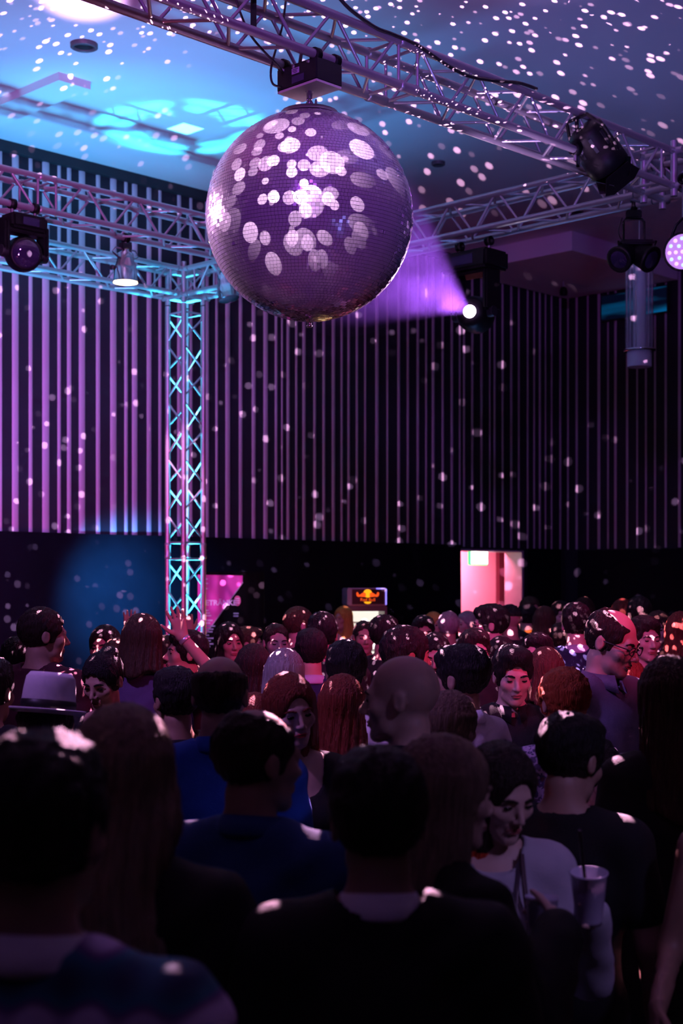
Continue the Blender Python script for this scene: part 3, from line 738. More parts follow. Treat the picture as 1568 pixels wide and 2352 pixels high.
# haze that shows the beam between moving head and ball
def haze():
    d = (BALL - LAMP); L = d.length - BR - 0.12; Mh = axis_matrix(LAMP, d)
    b = MB().lathe([(0.06, 0.21), (0.06 + (L - 0.21) * math.tan(math.radians(9.2)), L)], 32, Mh)
    m = bpy.data.materials.new('haze'); m.use_nodes = True; nt = m.node_tree; N = nt.nodes
    for n in list(N):
        if n.type != 'OUTPUT_MATERIAL': N.remove(n)
    vs = N.new('ShaderNodeVolumeScatter'); vs.inputs['Color'].default_value = (0.42, 0.20, 1.0, 1); vs.inputs['Density'].default_value = 0.05
    vs.inputs['Anisotropy'].default_value = 0.35
    tc = N.new('ShaderNodeTexCoord'); nz = N.new('ShaderNodeTexNoise'); nz.inputs['Scale'].default_value = 7; nz.inputs['Detail'].default_value = 4
    nt.links.new(tc.outputs['Object'], nz.inputs[0])
    mr = N.new('ShaderNodeMapRange'); mr.inputs['From Min'].default_value = 0.35; mr.inputs['From Max'].default_value = 0.7
    mr.inputs['To Min'].default_value = 0.0002; mr.inputs['To Max'].default_value = 0.006
    nt.links.new(nz.outputs[0], mr.inputs[0]); nt.links.new(mr.outputs[0], vs.inputs['Density'])
    nt.links.new(vs.outputs[0], [n for n in N if n.type == 'OUTPUT_MATERIAL'][0].inputs['Volume'])
    o = b.build('beam_haze', m)
    return tag(o, 'violet haze lit by the beam between moving head and mirror ball', 'haze', kind='stuff')
haze()

# ------------------------------------------------------------------ people: signed distance bodies, meshed with surface nets
def axis_pts(lo, hi, fine, step=0.024, fstep=0.0068):
    """grid line positions lo..hi, fine inside the given intervals"""
    out = [lo]
    while out[-1] < hi:
        x = out[-1]
        st = fstep if any(a - step <= x <= b for a, b in fine) else step
        out.append(x + st)
    return np.array(out)
def surfnets(F, xs, ys, zs):
    ins = F < 0
    cnt = np.zeros(tuple(n - 1 for n in F.shape), np.int8)
    for i in (0, 1):
        for j in (0, 1):
            for k in (0, 1):
                cnt += ins[i:F.shape[0] - 1 + i, j:F.shape[1] - 1 + j, k:F.shape[2] - 1 + k]
    mixed = (cnt > 0) & (cnt < 8)
    idx = np.full(cnt.shape, -1, np.int64); n = int(mixed.sum()); idx[mixed] = np.arange(n)
    I, J, K = np.nonzero(mixed)
    acc = np.zeros((n, 3)); w = np.zeros(n)
    cs = [(i, j, k) for i in (0, 1) for j in (0, 1) for k in (0, 1)]
    for a in cs:
        for ax in range(3):
            if a[ax]: continue
            b = list(a); b[ax] = 1
            fa = F[I + a[0], J + a[1], K + a[2]]; fb = F[I + b[0], J + b[1], K + b[2]]
            m = (fa < 0) != (fb < 0)
            t = fa[m] / (fa[m] - fb[m])
            pa = np.stack([xs[I[m] + a[0]], ys[J[m] + a[1]], zs[K[m] + a[2]]], 1)
            pb = np.stack([xs[I[m] + b[0]], ys[J[m] + b[1]], zs[K[m] + b[2]]], 1)
            acc[m] += pa + (pb - pa) * t[:, None]; w[m] += 1
    V = acc / w[:, None]
    faces = []
    for ax in range(3):
        sl0 = [slice(1, -1)] * 3; sl1 = [slice(1, -1)] * 3
        sl0[ax] = slice(0, -1); sl1[ax] = slice(1, None)
        s0 = ins[tuple(sl0)]; s1 = ins[tuple(sl1)]
        e = np.nonzero(s0 != s1)
        p = [e[0].copy(), e[1].copy(), e[2].copy()]
        u, v = (ax + 1) % 3, (ax + 2) % 3
        p[u] += 1; p[v] += 1
        def cell(du, dv):
            q = [p[0].copy(), p[1].copy(), p[2].copy()]; q[u] -= du; q[v] -= dv
            return idx[q[0], q[1], q[2]]
        quad = np.stack([cell(1, 1), cell(0, 1), cell(0, 0), cell(1, 0)], 1)
        fl = s1[e]
        quad[fl] = quad[fl][:, ::-1]
        faces.append(quad)
    Q = np.concatenate(faces); Q = Q[(Q >= 0).all(1)]
    return V, Q
def np_mesh(name, V, Q, smooth=True):
    me = bpy.data.meshes.new(name)
    me.vertices.add(len(V)); me.vertices.foreach_set('co', V.astype(np.float32).ravel())
    me.loops.add(len(Q) * 4); me.loops.foreach_set('vertex_index', Q.astype(np.int32).ravel())
    me.polygons.add(len(Q)); me.polygons.foreach_set('loop_start', np.arange(0, len(Q) * 4, 4, dtype=np.int32))
    try: me.polygons.foreach_set('loop_total', np.full(len(Q), 4, np.int32))
    except Exception: pass
    me.update(calc_edges=True); me.validate()
    me.polygons.foreach_set('use_smooth', np.full(len(me.polygons), smooth))
    return me
def smin(a, b, k):
    h = np.maximum(k - np.abs(a - b), 0) / k
    return np.minimum(a, b) - h * h * k * 0.25
class Field:
    def __init__(s, xs, ys, zs):
        s.x, s.y, s.z = xs, ys, zs
        s.F = np.full((len(xs), len(ys), len(zs)), 9.0)
    def sl(s, lo, hi, m):
        r = []
        for A, a, b in ((s.x, lo[0], hi[0]), (s.y, lo[1], hi[1]), (s.z, lo[2], hi[2])):
            i0 = max(0, np.searchsorted(A, a - m) - 1); i1 = min(len(A), np.searchsorted(A, b + m) + 1)
            r.append(slice(i0, i1))
        return tuple(r)
    def pts(s, sl): return s.x[sl[0]][:, None, None], s.y[sl[1]][None, :, None], s.z[sl[2]][None, None, :]
    def put(s, d, sl, k, sub=False):
        if sub: s.F[sl] = -smin(-s.F[sl], d, k)
        else: s.F[sl] = smin(s.F[sl], d, k)
    def cap(s, a, b, ra, rb=None, k=0.03, m=0.07, sub=False):
        rb = ra if rb is None else rb; R = max(ra, rb)
        a = np.array(a, float); b = np.array(b, float)
        sl = s.sl(np.minimum(a, b) - R, np.maximum(a, b) + R, m)
        if any(q.stop <= q.start for q in sl): return
        X, Y, Z = s.pts(sl); ab = b - a; L2 = max(float(ab @ ab), 1e-9)
        t = np.clip(((X - a[0]) * ab[0] + (Y - a[1]) * ab[1] + (Z - a[2]) * ab[2]) / L2, 0, 1)
        d = np.sqrt((X - a[0] - ab[0] * t) ** 2 + (Y - a[1] - ab[1] * t) ** 2 + (Z - a[2] - ab[2] * t) ** 2) - (ra + (rb - ra) * t)
        s.put(d, sl, k, sub)
    def ell(s, c, r, k=0.03, m=0.07, sub=False, R=None, o=None):
        """ellipsoid; with R, o: c and r are in the frame p = R q + o"""
        c = np.array(c, float); r = np.array(r, float)
        if R is None:
            sl = s.sl(c - r, c + r, m)
            if any(q.stop <= q.start for q in sl): return
            X, Y, Z = s.pts(sl); x, y, z = X - c[0], Y - c[1], Z - c[2]
        else:
            cw = R @ c + o; e = np.full(3, r.max()); sl = s.sl(cw - e, cw + e, m)
            if any(q.stop <= q.start for q in sl): return
            X, Y, Z = s.pts(sl); a, b, g = X - cw[0], Y - cw[1], Z - cw[2]
            x = R[0, 0] * a + R[1, 0] * b + R[2, 0] * g; y = R[0, 1] * a + R[1, 1] * b + R[2, 1] * g; z = R[0, 2] * a + R[1, 2] * b + R[2, 2] * g
        k0 = np.sqrt((x / r[0]) ** 2 + (y / r[1]) ** 2 + (z / r[2]) ** 2)
        k1 = np.sqrt((x / r[0] ** 2) ** 2 + (y / r[1] ** 2) ** 2 + (z / r[2] ** 2) ** 2) + 1e-9
        s.put(np.where(k0 < 0.05, -r.min(), k0 * (k0 - 1) / k1), sl, k, sub)
    def mesh(s, name, F=None): return np_mesh(name, *surfnets(s.F if F is None else F, s.x, s.y, s.z))

PIV = np.array((0, 0.012, 1.535)); HOFF = np.array((0, -0.014, 0.100))
def rot3(yaw, pitch, roll):
    return np.array((Matrix.Rotation(yaw, 3, 'Z') @ Matrix.Rotation(pitch, 3, 'X') @ Matrix.Rotation(roll, 3, 'Y')).to_3x3())
def unit(v): v = np.array(v, float); return v / np.linalg.norm(v)
def hand_parts(wrist, d, n, side, curl, spread=0.12, thumb=0.7):
    """capsules of a hand: d forward, n palm normal (the way the fingers curl), side = +1/-1 thumb side along cross(d, n)"""
    d = unit(d); n = unit(n - d * (np.array(n) @ d)); s = np.cross(d, n) * side; w = np.array(wrist, float)
    C = []
    for q, L in ((-0.030, 0.082), (-0.010, 0.088), (0.010, 0.088), (0.028, 0.084)):
        C.append((w + s * q * 0.6, w + d * L + s * q, 0.0165, 0.0125, 0.012))
    for q, L, sp in ((0.030, 0.074, 1), (0.010, 0.084, 0.33), (-0.010, 0.078, -0.33), (-0.029, 0.060, -1)):
        p = w + d * 0.084 + s * q; a = 0.0
        fd = unit(d + s * spread * sp)
        for i, (f, r0, r1) in enumerate(((0.44, 0.0100, 0.0092), (0.31, 0.0092, 0.0084), (0.25, 0.0084, 0.0072))):
            a += curl * (0.75, 1.0, 0.8)[i]
            v = fd * math.cos(a) + n * math.sin(a); e = p + v * L * f
            C.append((p, e, r0, r1, 0.005)); p = e
    p = w + d * 0.022 + s * 0.026; td = unit(d * (1 - 0.35 * thumb) + s * thumb + n * 0.35)
    e = p + td * 0.040; C.append((p, e, 0.0150, 0.0115, 0.010))
    td2 = unit(td + d * 0.5 + n * curl * 0.5); e2 = e + td2 * 0.030; C.append((e, e2, 0.0115, 0.0100, 0.005))
    C.append((e2, e2 + unit(td2 + n * curl * 0.4) * 0.024, 0.0100, 0.0082, 0.005))
    return C

RELAX = dict(L=((-0.245, 0.035, 1.13), (-0.25, -0.06, 0.89)), R=((0.245, 0.035, 1.13), (0.25, -0.06, 0.89)))
class Body:
    def __init__(s, sex='m', yaw=0, pitch=0, roll=0, L=None, R=None, Lh=None, Rh=None, lean=0.0):
        s.sex = sex; f = sex == 'f'; s.f = f
        s.Rm = rot3(math.radians(yaw), math.radians(pitch), math.radians(roll)); s.o = PIV + s.Rm @ HOFF
        s.euler = Matrix([list(r) for r in s.Rm]).to_euler(); s.hloc = Vector(s.o)
        sh = 0.158 if f else 0.183; s.sh = sh
        s.arms = {}
        for sd, g, a in ((-1, 'L', L), (1, 'R', R)):
            e, w = a if a else RELAX[g]
            if f and not a: e = (e[0] * 0.88, e[1], e[2]); w = (w[0] * 0.9, w[1], w[2])
            S = (sd * sh, 0.012, 1.40)
            h = (Lh if sd < 0 else Rh) or dict(curl=0.35)
            d = unit(np.array(w) - np.array(e)); d = unit(h.get('d', d))
            n = h.get('n', (-sd, -0.1, 0.0)); side = h.get('side', None)
            if side is None:
                c = np.cross(d, unit(np.array(n) - d * (np.array(n) @ d))); side = 1 if (c @ np.array((0, -1, 0.4))) > 0 else -1
            s.arms[g] = (S, e, w, hand_parts(w, d, np.array(n, float), side, h.get('curl', 0.35), h.get('spread', 0.10), h.get('thumb', 0.6)))
        hp = [q for A in s.arms.values() for c in A[3] for q in c[:2]]
        hx = [q[0] for q in hp]; hy = [q[1] for q in hp]; hz = [q[2] for q in hp]
        allp = np.array(hp + [A[1] for A in s.arms.values()] + [(-0.26, -0.20, 0), (0.26, 0.20, 1.79)])
        lo = allp.min(0) - 0.07; hi = allp.max(0) + 0.07
        fx = [(s.o[0] - 0.115, s.o[0] + 0.115)]; fy = [(s.o[1] - 0.13, s.o[1] + 0.12)]; fz = [(1.47, 1.79)]
        for A in s.arms.values():
            q = np.array([c[i] for c in A[3] for i in (0, 1)])
            fx.append((q[:, 0].min() - .02, q[:, 0].max() + .02)); fy.append((q[:, 1].min() - .02, q[:, 1].max() + .02)); fz.append((q[:, 2].min() - .02, q[:, 2].max() + .02))
        s.ax = (axis_pts(lo[0], hi[0], fx), axis_pts(lo[1], hi[1], fy), axis_pts(-0.03, hi[2], fz, 0.030))
        # coarser grid for clothes
        s.cax = (axis_pts(lo[0], hi[0], [(-0.12, 0.12)], 0.0165, 0.010), axis_pts(lo[1], hi[1], [(-0.10, 0.13)], 0.0165, 0.010), axis_pts(0.02, hi[2], [(1.36, 1.53)], 0.026, 0.010))
        s.cache = {}
    def torso(s, F, arms=True, sleeve=1.0, skin=True):
        f = s.f
        F.ell((0, 0.005, 0.95), (0.170 if f else 0.163, 0.118, 0.13), 0.05); F.ell((0, 0, 1.10), (0.128 if f else 0.148, 0.098 if f else 0.108, 0.17), 0.06)
        F.ell((0, 0.008, 1.27), (0.150 if f else 0.176, 0.108 if f else 0.122, 0.18), 0.06)
        if f:
            for x in (-0.07, 0.07): F.ell((x, -0.085, 1.255), (0.068, 0.062, 0.066), 0.05)
        F.cap((-s.sh + .02, 0.014, 1.405), (s.sh - .02, 0.014, 1.405), 0.058 if not f else 0.050, None, 0.05)
        for x in (-1, 1): F.cap((x * 0.03, 0.02, 1.478), (x * (s.sh - .01), 0.016, 1.415), 0.042 if not f else 0.034, None, 0.05)
    def limbs(s, F, sleeve=1.0, extra=0.0, hands=True, arms='LR'):
        for g, (S, e, w, H) in s.arms.items():
            if g not in arms: continue
            S = np.array(S); e = np.array(e); w = np.array(w); q = 0.9 if s.f else 1.0
            if sleeve >= 1.0:
                F.cap(S, e, 0.054 * q + extra, 0.040 * q + extra, 0.04)
                w2 = e + (w - e) * min(1.0, sleeve - 1.0) if sleeve < 2 else w
                F.cap(e, w2, 0.041 * q + extra, 0.027 * q + extra, 0.02)
            else:
                F.cap(S, S + (e - S) * sleeve, 0.054 * q + extra, (0.048 * q) + extra + 0.006, 0.04)
            if hands:
                for a, b, ra, rb, k in H: F.cap(a, b, ra * q, rb * q, k, 0.03)
    def legs(s, F, extra=0.0, foot=True):
        for x in (-1, 1):
            F.cap((x * 0.085, 0.0, 0.92), (x * 0.10, -0.012, 0.50), 0.086 + extra, 0.056 + extra, 0.03)
            F.cap((x * 0.10, -0.012, 0.50), (x * 0.105, 0.02, 0.09), 0.054 + extra, 0.038 + extra, 0.03)
            if foot: F.ell((x * 0.11, -0.055, 0.036), (0.045, 0.125, 0.036), 0.03)
    def head(s, F):
        R, o, f = s.Rm, s.o, s.f
        def C(a, b, r0, r1, k, sub=False): F.cap(R @ np.array(a) + o, R @ np.array(b) + o, r0, r1, k, 0.05, sub)
        def E(c, r, k, sub=False): F.ell(c, r, k, 0.05, sub, R, o)
        F.cap((0, 0.022, 1.42), R @ np.array((0, 0.022, -0.075)) + o, 0.054 if not f else 0.047, 0.055 if not f else 0.047, 0.03)
        E((0, 0.012, 0.030), (0.075, 0.096, 0.089), 0.02)
        E((0, -0.028, -0.030), (0.056 if not f else 0.051, 0.066, 0.080), 0.025)
        jx = 0.037 if not f else 0.030; C((-jx, -0.035, -0.075), (-0.009, -0.072, -0.098), 0.017, 0.016, 0.025); C((jx, -0.035, -0.075), (0.009, -0.072, -0.098), 0.017, 0.016, 0.025)
        for x in (-1, 1):
            E((x * 0.042, -0.062, -0.022), (0.022, 0.020, 0.020), 0.025)
            E((x * 0.032, -0.101, 0.001), (0.018, 0.016, 0.0125), 0.012, True)
            E((x * 0.0315, -0.0765, 0.001), (0.0135, 0.0135, 0.012), 0.004)
        C((-0.036, -0.082, 0.021), (0.036, -0.082, 0.021), 0.010, None, 0.02) if not f else C((-0.03, -0.082, 0.022), (0.03, -0.082, 0.022), 0.007, None, 0.02)
        C((0, -0.090, 0.010), (0, -0.113, -0.030), 0.0065, 0.0115 if not f else 0.0095, 0.012)
        for x in (-1, 1): E((x * 0.011, -0.101, -0.036), (0.008, 0.010, 0.007), 0.006)
        C((-0.017, -0.0895, -0.060), (0.017, -0.0895, -0.060), 0.0065, None, 0.006); C((-0.014, -0.0885, -0.069), (0.014, -0.0885, -0.069), 0.0068, None, 0.006)
        for x in (-1, 1):
            E((x * 0.077, 0.012, -0.004), (0.010, 0.019, 0.031), 0.006)
            E((x * 0.086, 0.008, -0.002), (0.005, 0.010, 0.018), 0.004, True)
    def skin(s):
        if 'skin' not in s.cache:
            F = Field(*s.ax); s.torso(F); s.limbs(F, 2); s.legs(F); s.head(F)
            s.cache['skin'] = F.mesh('body')
        return s.cache['skin']
    def top(s, kind):
        """clothing shells: tshirt, shirt, jacket, sweater, scoop, tank, dress"""
        key = 'top_' + kind
        if key in s.cache: return s.cache[key]
        F = Field(*s.cax); ex = {'jacket': 0.020, 'shirt': 0.012, 'sweater': 0.015, 'tshirt': 0.011, 'scoop': 0.009, 'tank': 0.008, 'dress': 0.009}[kind]
        s.torso(F)
        if kind == 'tshirt' or kind == 'dress': s.limbs(F, 0.62, 0.002, False)
        elif kind == 'tank': pass
        else: s.limbs(F, 2, {'jacket': 0.014, 'shirt': 0.009, 'sweater': 0.011, 'scoop': 0.004}[kind], False)
        s.legs(F, 0.004, False)
        F.F -= ex
        X, Y, Z = s.cax[0][:, None, None], s.cax[1][None, :, None], s.cax[2][None, None, :]
        if kind in ('jacket', 'shirt', 'sweater'):      # creases
            F.F += 0.0030 * np.sin(X * 31 + Z * 23 + 2 * np.sin(Y * 17)) * np.sin(Z * 29 - Y * 21 + X * 9) + 0.002 * np.sin(Z * 61 + X * 47)
        # neck hole: radius, height at the centre, slope front to back
        rn, zc, sl, fy = {'jacket': (0.078, 1.455, 0.5, 0.0), 'shirt': (0.070, 1.470, 0.4, 0.0), 'sweater': (0.085, 1.450, 0.55, -0.008), 'tshirt': (0.074, 1.465, 0.45, 0.0),
                          'scoop': (0.108, 1.405, 0.75, -0.02), 'tank': (0.120, 1.395, 0.6, -0.01), 'dress': (0.100, 1.42, 0.5, -0.01)}[kind]
        hole = np.maximum((np.sqrt((X / rn) ** 2 + ((Y - 0.018 - fy) / (rn * 0.98)) ** 2) - 1) * rn, (zc + sl * Y) - Z)
        G = -smin(-F.F, hole, 0.010)
        if kind == 'tank':
            for sx in (-1, 1): G = np.maximum(G, -(np.sqrt((X - sx * (s.sh + 0.045)) ** 2 + (Y - 0.012) ** 2 + ((Z - 1.36) * 0.8) ** 2) - 0.085))
        hem = {'jacket': 0.76, 'shirt': 0.82, 'sweater': 0.86, 'tshirt': 0.86, 'scoop': 0.88, 'tank': 0.88, 'dress': 0.55}[kind]
        if kind == 'dress':
            zz = np.clip(0.98 - Z, 0, 1); G = np.minimum(G, np.maximum(np.sqrt((X / (0.18 + 0.25 * zz)) ** 2 + (Y / (0.135 + 0.2 * zz)) ** 2) * 0.15 - 0.15, Z - 0.98))
        G = np.maximum(G, hem - Z)
        s.cache[key] = F.mesh('top', G)
        return s.cache[key]
    def trousers(s):
        if 'tr' not in s.cache:
            F = Field(axis_pts(-0.26, 0.26, [], 0.02), axis_pts(-0.2, 0.2, [], 0.02), axis_pts(0.02, 1.1, [], 0.035))
            s.torso(F); s.legs(F, 0.010, False); F.F -= 0.006
            Z = F.z[None, None, :]
            s.cache['tr'] = F.mesh('trousers', np.maximum(np.maximum(F.F, Z - 1.0), 0.07 - Z))
        return s.cache['tr']

# hair, in head space (origin between the eyes' height and the skull centre, face towards -y)
HAIR = {}
def hair(kind):
    if kind in HAIR: return HAIR[kind]
    long = {'long': 0.34, 'wavy': 0.30, 'bob': 0.15, 'shoulder': 0.25, 'ponytail': 0.10}.get(kind, 0.0)
    zlo = -long - 0.05 if long else -0.13
    xs = axis_pts(-0.17, 0.17, [], 0.0075); ys = axis_pts(-0.15, 0.19, [], 0.0075); zs = axis_pts(zlo, 0.19, [(-0.12, 0.19)], 0.014, 0.0075)
    F = Field(xs, ys, zs); X, Y, Z = xs[:, None, None], ys[None, :, None], zs[None, None, :]
    g = {'buzz': 0.004, 'short': 0.011, 'crop': 0.009, 'balding': 0.007, 'ring': 0.007, 'curly': 0.020, 'quiff': 0.013, 'updo': 0.011, 'cap': 0.006}.get(kind, 0.014)
    F.ell((0, 0.014, 0.033), (0.076 + g, 0.097 + g, 0.089 + g), 0.02)
    th = np.arctan2(X, Y + 0.0 * Z + 1e-6)
    if kind == 'curly': F.F += 0.007 * np.sin(X * 95 + 2 * np.sin(Z * 60)) * np.sin(Y * 90 + 2 * np.sin(X * 70)) * np.sin(Z * 88 + 1.5 * np.sin(Y * 50))
    elif long or kind == 'updo': F.F += 0.0022 * np.sin(th * 26 + 3 * np.sin(Z * 14)) + 0.0016 * np.sin(th * 47 + Z * 20)
    else:
        if kind in ('short', 'quiff'): F.ell((0.004, -0.012, 0.092), (0.070, 0.088, 0.040), 0.03); F.ell((0.0, 0.06, 0.05), (0.074, 0.062, 0.075), 0.03)
        F.F += 0.0036 * np.sin(X * 150 + Z * 70 + 2.5 * np.sin(Y * 45)) * np.sin(Y * 110 + Z * 80 + 2 * np.sin(X * 50)) + 0.0018 * np.sin(X * 260 + Y * 180)
    if kind == 'quiff': F.ell((0.01, -0.062, 0.108), (0.055, 0.045, 0.028), 0.03)
    if kind == 'updo': F.ell((0.0, 0.085, 0.085), (0.045, 0.042, 0.040), 0.02); F.ell((0.02, 0.06, 0.115), (0.04, 0.035, 0.025), 0.02)
    if long:
        # curtain round the head, opening towards the face
        t = np.clip((0.04 - Z) / (long + 0.04), 0, 1)
        wv = (0.012 * np.sin(Z * 34 + th * 2) if kind == 'wavy' else 0.004 * np.sin(Z * 16 + th))
        rx = 0.088 + 0.028 * t * (1 - 0.35 * t) + wv; ry = 0.088 + 0.006 * t
        if kind == 'ponytail': rx = 0.088 - 0.075 * t ** 0.7; ry = 0.09 - 0.06 * t
        cy = 0.018 + 0.030 * t
        rip = 0.0035 * np.sin(th * 22 + 4 * np.sin(Z * 9)) + 0.0025 * np.sin(th * 41 + Z * 25)
        d = (np.sqrt((X / rx) ** 2 + ((Y - cy) / ry) ** 2) - 1) * 0.085 + rip
        d = np.maximum(d, Z - 0.05); d = np.maximum(d, -long - 0.02 * np.sin(th * 5 + 1) - Z)
        inner = (np.sqrt((X / (rx - 0.03)) ** 2 + ((Y - cy + 0.012) / (ry - 0.028)) ** 2) - 1) * 0.06
        d = np.maximum(d, -np.maximum(inner, Z + 0.075))          # hollow round the neck
        F.F = smin(F.F, d, 0.02)
    G = F.F
    def ellF(c, r):
        x, y, z = X - c[0], Y - c[1], Z - c[2]
        k0 = np.sqrt((x / r[0]) ** 2 + (y / r[1]) ** 2 + (z / r[2]) ** 2); k1 = np.sqrt((x / r[0] ** 2) ** 2 + (y / r[1] ** 2) ** 2 + (z / r[2] ** 2) ** 2) + 1e-9
        return k0 * (k0 - 1) / k1
    if kind == 'cap': G = np.maximum(G, 0.035 - Z)
    elif long:
        part = 0.012 * np.sin(X * 20)
        face = ellF((0.006, -0.125, -0.06), (0.066, 0.10, 0.140)); G = -smin(-G, face, 0.015)
        G = np.maximum(G, -np.maximum(np.maximum(Y + 0.045, Z + 0.05), np.abs(X) - 0.062))
    else:
        fr = {'balding': 0.088, 'ring': 0.11, 'buzz': 0.078}.get(kind, 0.070)
        face = ellF((0, -0.112, -0.045), (0.088, 0.092, 0.045 + fr)) + 0.005 * np.sin(X * 130 + 1) * np.sin(Z * 95) + 0.003 * np.sin(X * 220); G = -smin(-G, face, 0.006)
        jaw = ellF((0, -0.05, -0.12), (0.12, 0.085, 0.10)); G = -smin(-G, jaw, 0.01)
        for sx in (-1, 1): G = -smin(-G, ellF((sx * 0.088, 0.010, -0.012), (0.026, 0.026, 0.034)), 0.006)
        nape = -0.072 if kind != 'updo' else -0.06
        G = np.maximum(G, nape - 0.25 * (Y - 0.06) + 0.006 * np.sin(X * 120) - Z)
        if kind == 'balding': G = -smin(-G, ellF((0, -0.045, 0.120), (0.062, 0.095, 0.050)), 0.015)
        if kind == 'ring': G = -smin(-G, ellF((0, -0.015, 0.115), (0.085, 0.125, 0.075)), 0.02)
    HAIR[kind] = F.mesh('hair', G)
    return HAIR[kind]

def face_bits():
    eyes = []
    for x in (-1, 1):
        b = MB()
        prof = [(0.0005, 0.004)] + [(math.sin(a) * 0.0115, math.cos(a) * 0.004) for a in (0.5, 1.0, 1.4)] + [(0.0115, -0.004)]
        b.lathe(prof, 12, Matrix.Translation((x * 0.0315, -0.0872, 0.001)) @ Matrix.Rotation(PI / 2, 4, 'X') @ Matrix.Diagonal((1.1, 0.55, 1, 1)))
        eyes.append(b.mesh('eye'))
    brows = []
    for x in (-1, 1):
        pts = [(x * 0.012, -0.0945, 0.0185), (x * 0.026, -0.0945, 0.0235), (x * 0.039, -0.0895, 0.0240), (x * 0.051, -0.079, 0.0175)]
        brows.append(MB().path(pts, [0.0036, 0.0046, 0.0042, 0.0018], 6).mesh('eyebrow'))
    up = MB().path([(-0.024, -0.088, -0.0645), (-0.012, -0.0955, -0.0605), (0, -0.0965, -0.062), (0.012, -0.0955, -0.0605), (0.024, -0.088, -0.0645)], [0.0016, 0.0036, 0.0034, 0.0036, 0.0016], 6)
    up.path([(-0.022, -0.088, -0.0655), (-0.010, -0.0945, -0.0700), (0.010, -0.0945, -0.0700), (0.022, -0.088, -0.0655)], [0.0016, 0.0046, 0.0046, 0.0016], 6)
    return eyes, brows, up.mesh('lips')
EYES, BROWS, LIPS = face_bits()
def collar_mesh(spread=0.5, h=0.040):
    """folded shirt collar round the neck, open at the front"""
    b = MB(); n = 30; vs = []
    for i in range(n + 1):
        a = -PI / 2 + spread * 0.45 + (2 * PI - spread * 0.9) * i / n
        c, s_ = math.cos(a), math.sin(a); back = (s_ + 1) / 2
        tip = max(0, 1 - min(i, n - i) / 4.0)
        base = Vector((0, 0.018, 1.462 + 0.022 * back))
        for r, z in ((0.068, -0.012), (0.062, h * 0.95), (0.066, h * 1.05), (0.082 + 0.014 * tip, 0.002 - 0.030 * tip), (0.080, -0.004 - 0.012 * tip)):
            vs.append(base + Vector((c * r * 1.02, s_ * r * 0.98 - 0.02 * tip, z)))
    fs = []
    for i in range(n):
        for k in range(5): fs.append((i * 5 + k, (i + 1) * 5 + k, (i + 1) * 5 + (k + 1) % 5, i * 5 + (k + 1) % 5))
    b.add(vs, fs, True); b.add(vs, [tuple(range(5)), tuple(range(n * 5 + 4, n * 5 - 1, -1))])
    return b.mesh('collar')
COLLAR = collar_mesh()
def glasses_mesh():
    b = MB()
    for x in (-1, 1):
        pts = [(x * 0.033 + 0.023 * math.cos(2 * PI * i / 20), -0.108 + 0.006 * abs(math.cos(2 * PI * i / 20)), 0.0 + 0.016 * math.sin(2 * PI * i / 20)) for i in range(21)]
        b.path(pts, 0.0022, 6)
        b.path([(x * 0.056, -0.100, 0.006), (x * 0.075, -0.06, 0.008), (x * 0.080, 0.01, 0.008), (x * 0.078, 0.03, -0.008)], 0.0024, 6)
    b.path([(-0.010, -0.108, 0.004), (0, -0.112, 0.008), (0.010, -0.108, 0.004)], 0.0022, 6)
    return b.mesh('glasses')
GLASSES = glasses_mesh()
def shoe_mesh(x):
    b = MB(); b.lathe([(0.7, 0.0), (1.0, 0.004), (1.0, 0.03), (0.92, 0.055), (0.6, 0.075), (0.25, 0.085)], 20, Matrix.Translation((x * 0.11, -0.05, 0.0)) @ Matrix.Diagonal((0.052, 0.135, 1, 1)))
    b.tube((x * 0.106, 0.02, 0.03), (x * 0.105, 0.022, 0.11), 0.050, 0.047, 14)
    return b.mesh('shoe')
SHOES = [shoe_mesh(-1), shoe_mesh(1)]

# skin, hair and cloth materials
def hairmat(name, col, r=0.55):
    return mat('hair_' + name, col, r, 0, var=0.6, vscale=110, bump=1.0, bscale=230, stretch=(1, 1, .10), spec=0.22)
SKIN = {'fair': mat('skin_fair', (0.52, 0.34, 0.28), 0.5, var=0.08, vscale=40, spec=0.4), 'mid': mat('skin_mid', (0.40, 0.24, 0.18), 0.5, var=0.08, vscale=40, spec=0.4),
        'tan': mat('skin_tan', (0.28, 0.16, 0.11), 0.5, var=0.08, vscale=40, spec=0.4)}
HM = {'black': hairmat('black', (0.008, 0.006, 0.007)), 'dark': hairmat('dark', (0.02, 0.012, 0.010)), 'brown': hairmat('brown', (0.055, 0.028, 0.018)),
      'auburn': hairmat('auburn', (0.16, 0.028, 0.016)), 'red': hairmat('red', (0.32, 0.06, 0.02)), 'blond': hairmat('blond', (0.42, 0.28, 0.13)), 'ash': hairmat('ash', (0.24, 0.17, 0.12)),
      'grey': hairmat('grey', (0.30, 0.28, 0.28)), 'gold': hairmat('gold', (0.62, 0.34, 0.08))}
def cloth(name, col, r=0.8, **kw): return mat('cloth_' + name, col, r, 0, var=kw.pop('var', 0.18), vscale=kw.pop('vscale', 14), bump=0.25, bscale=300, spec=0.25, **kw)
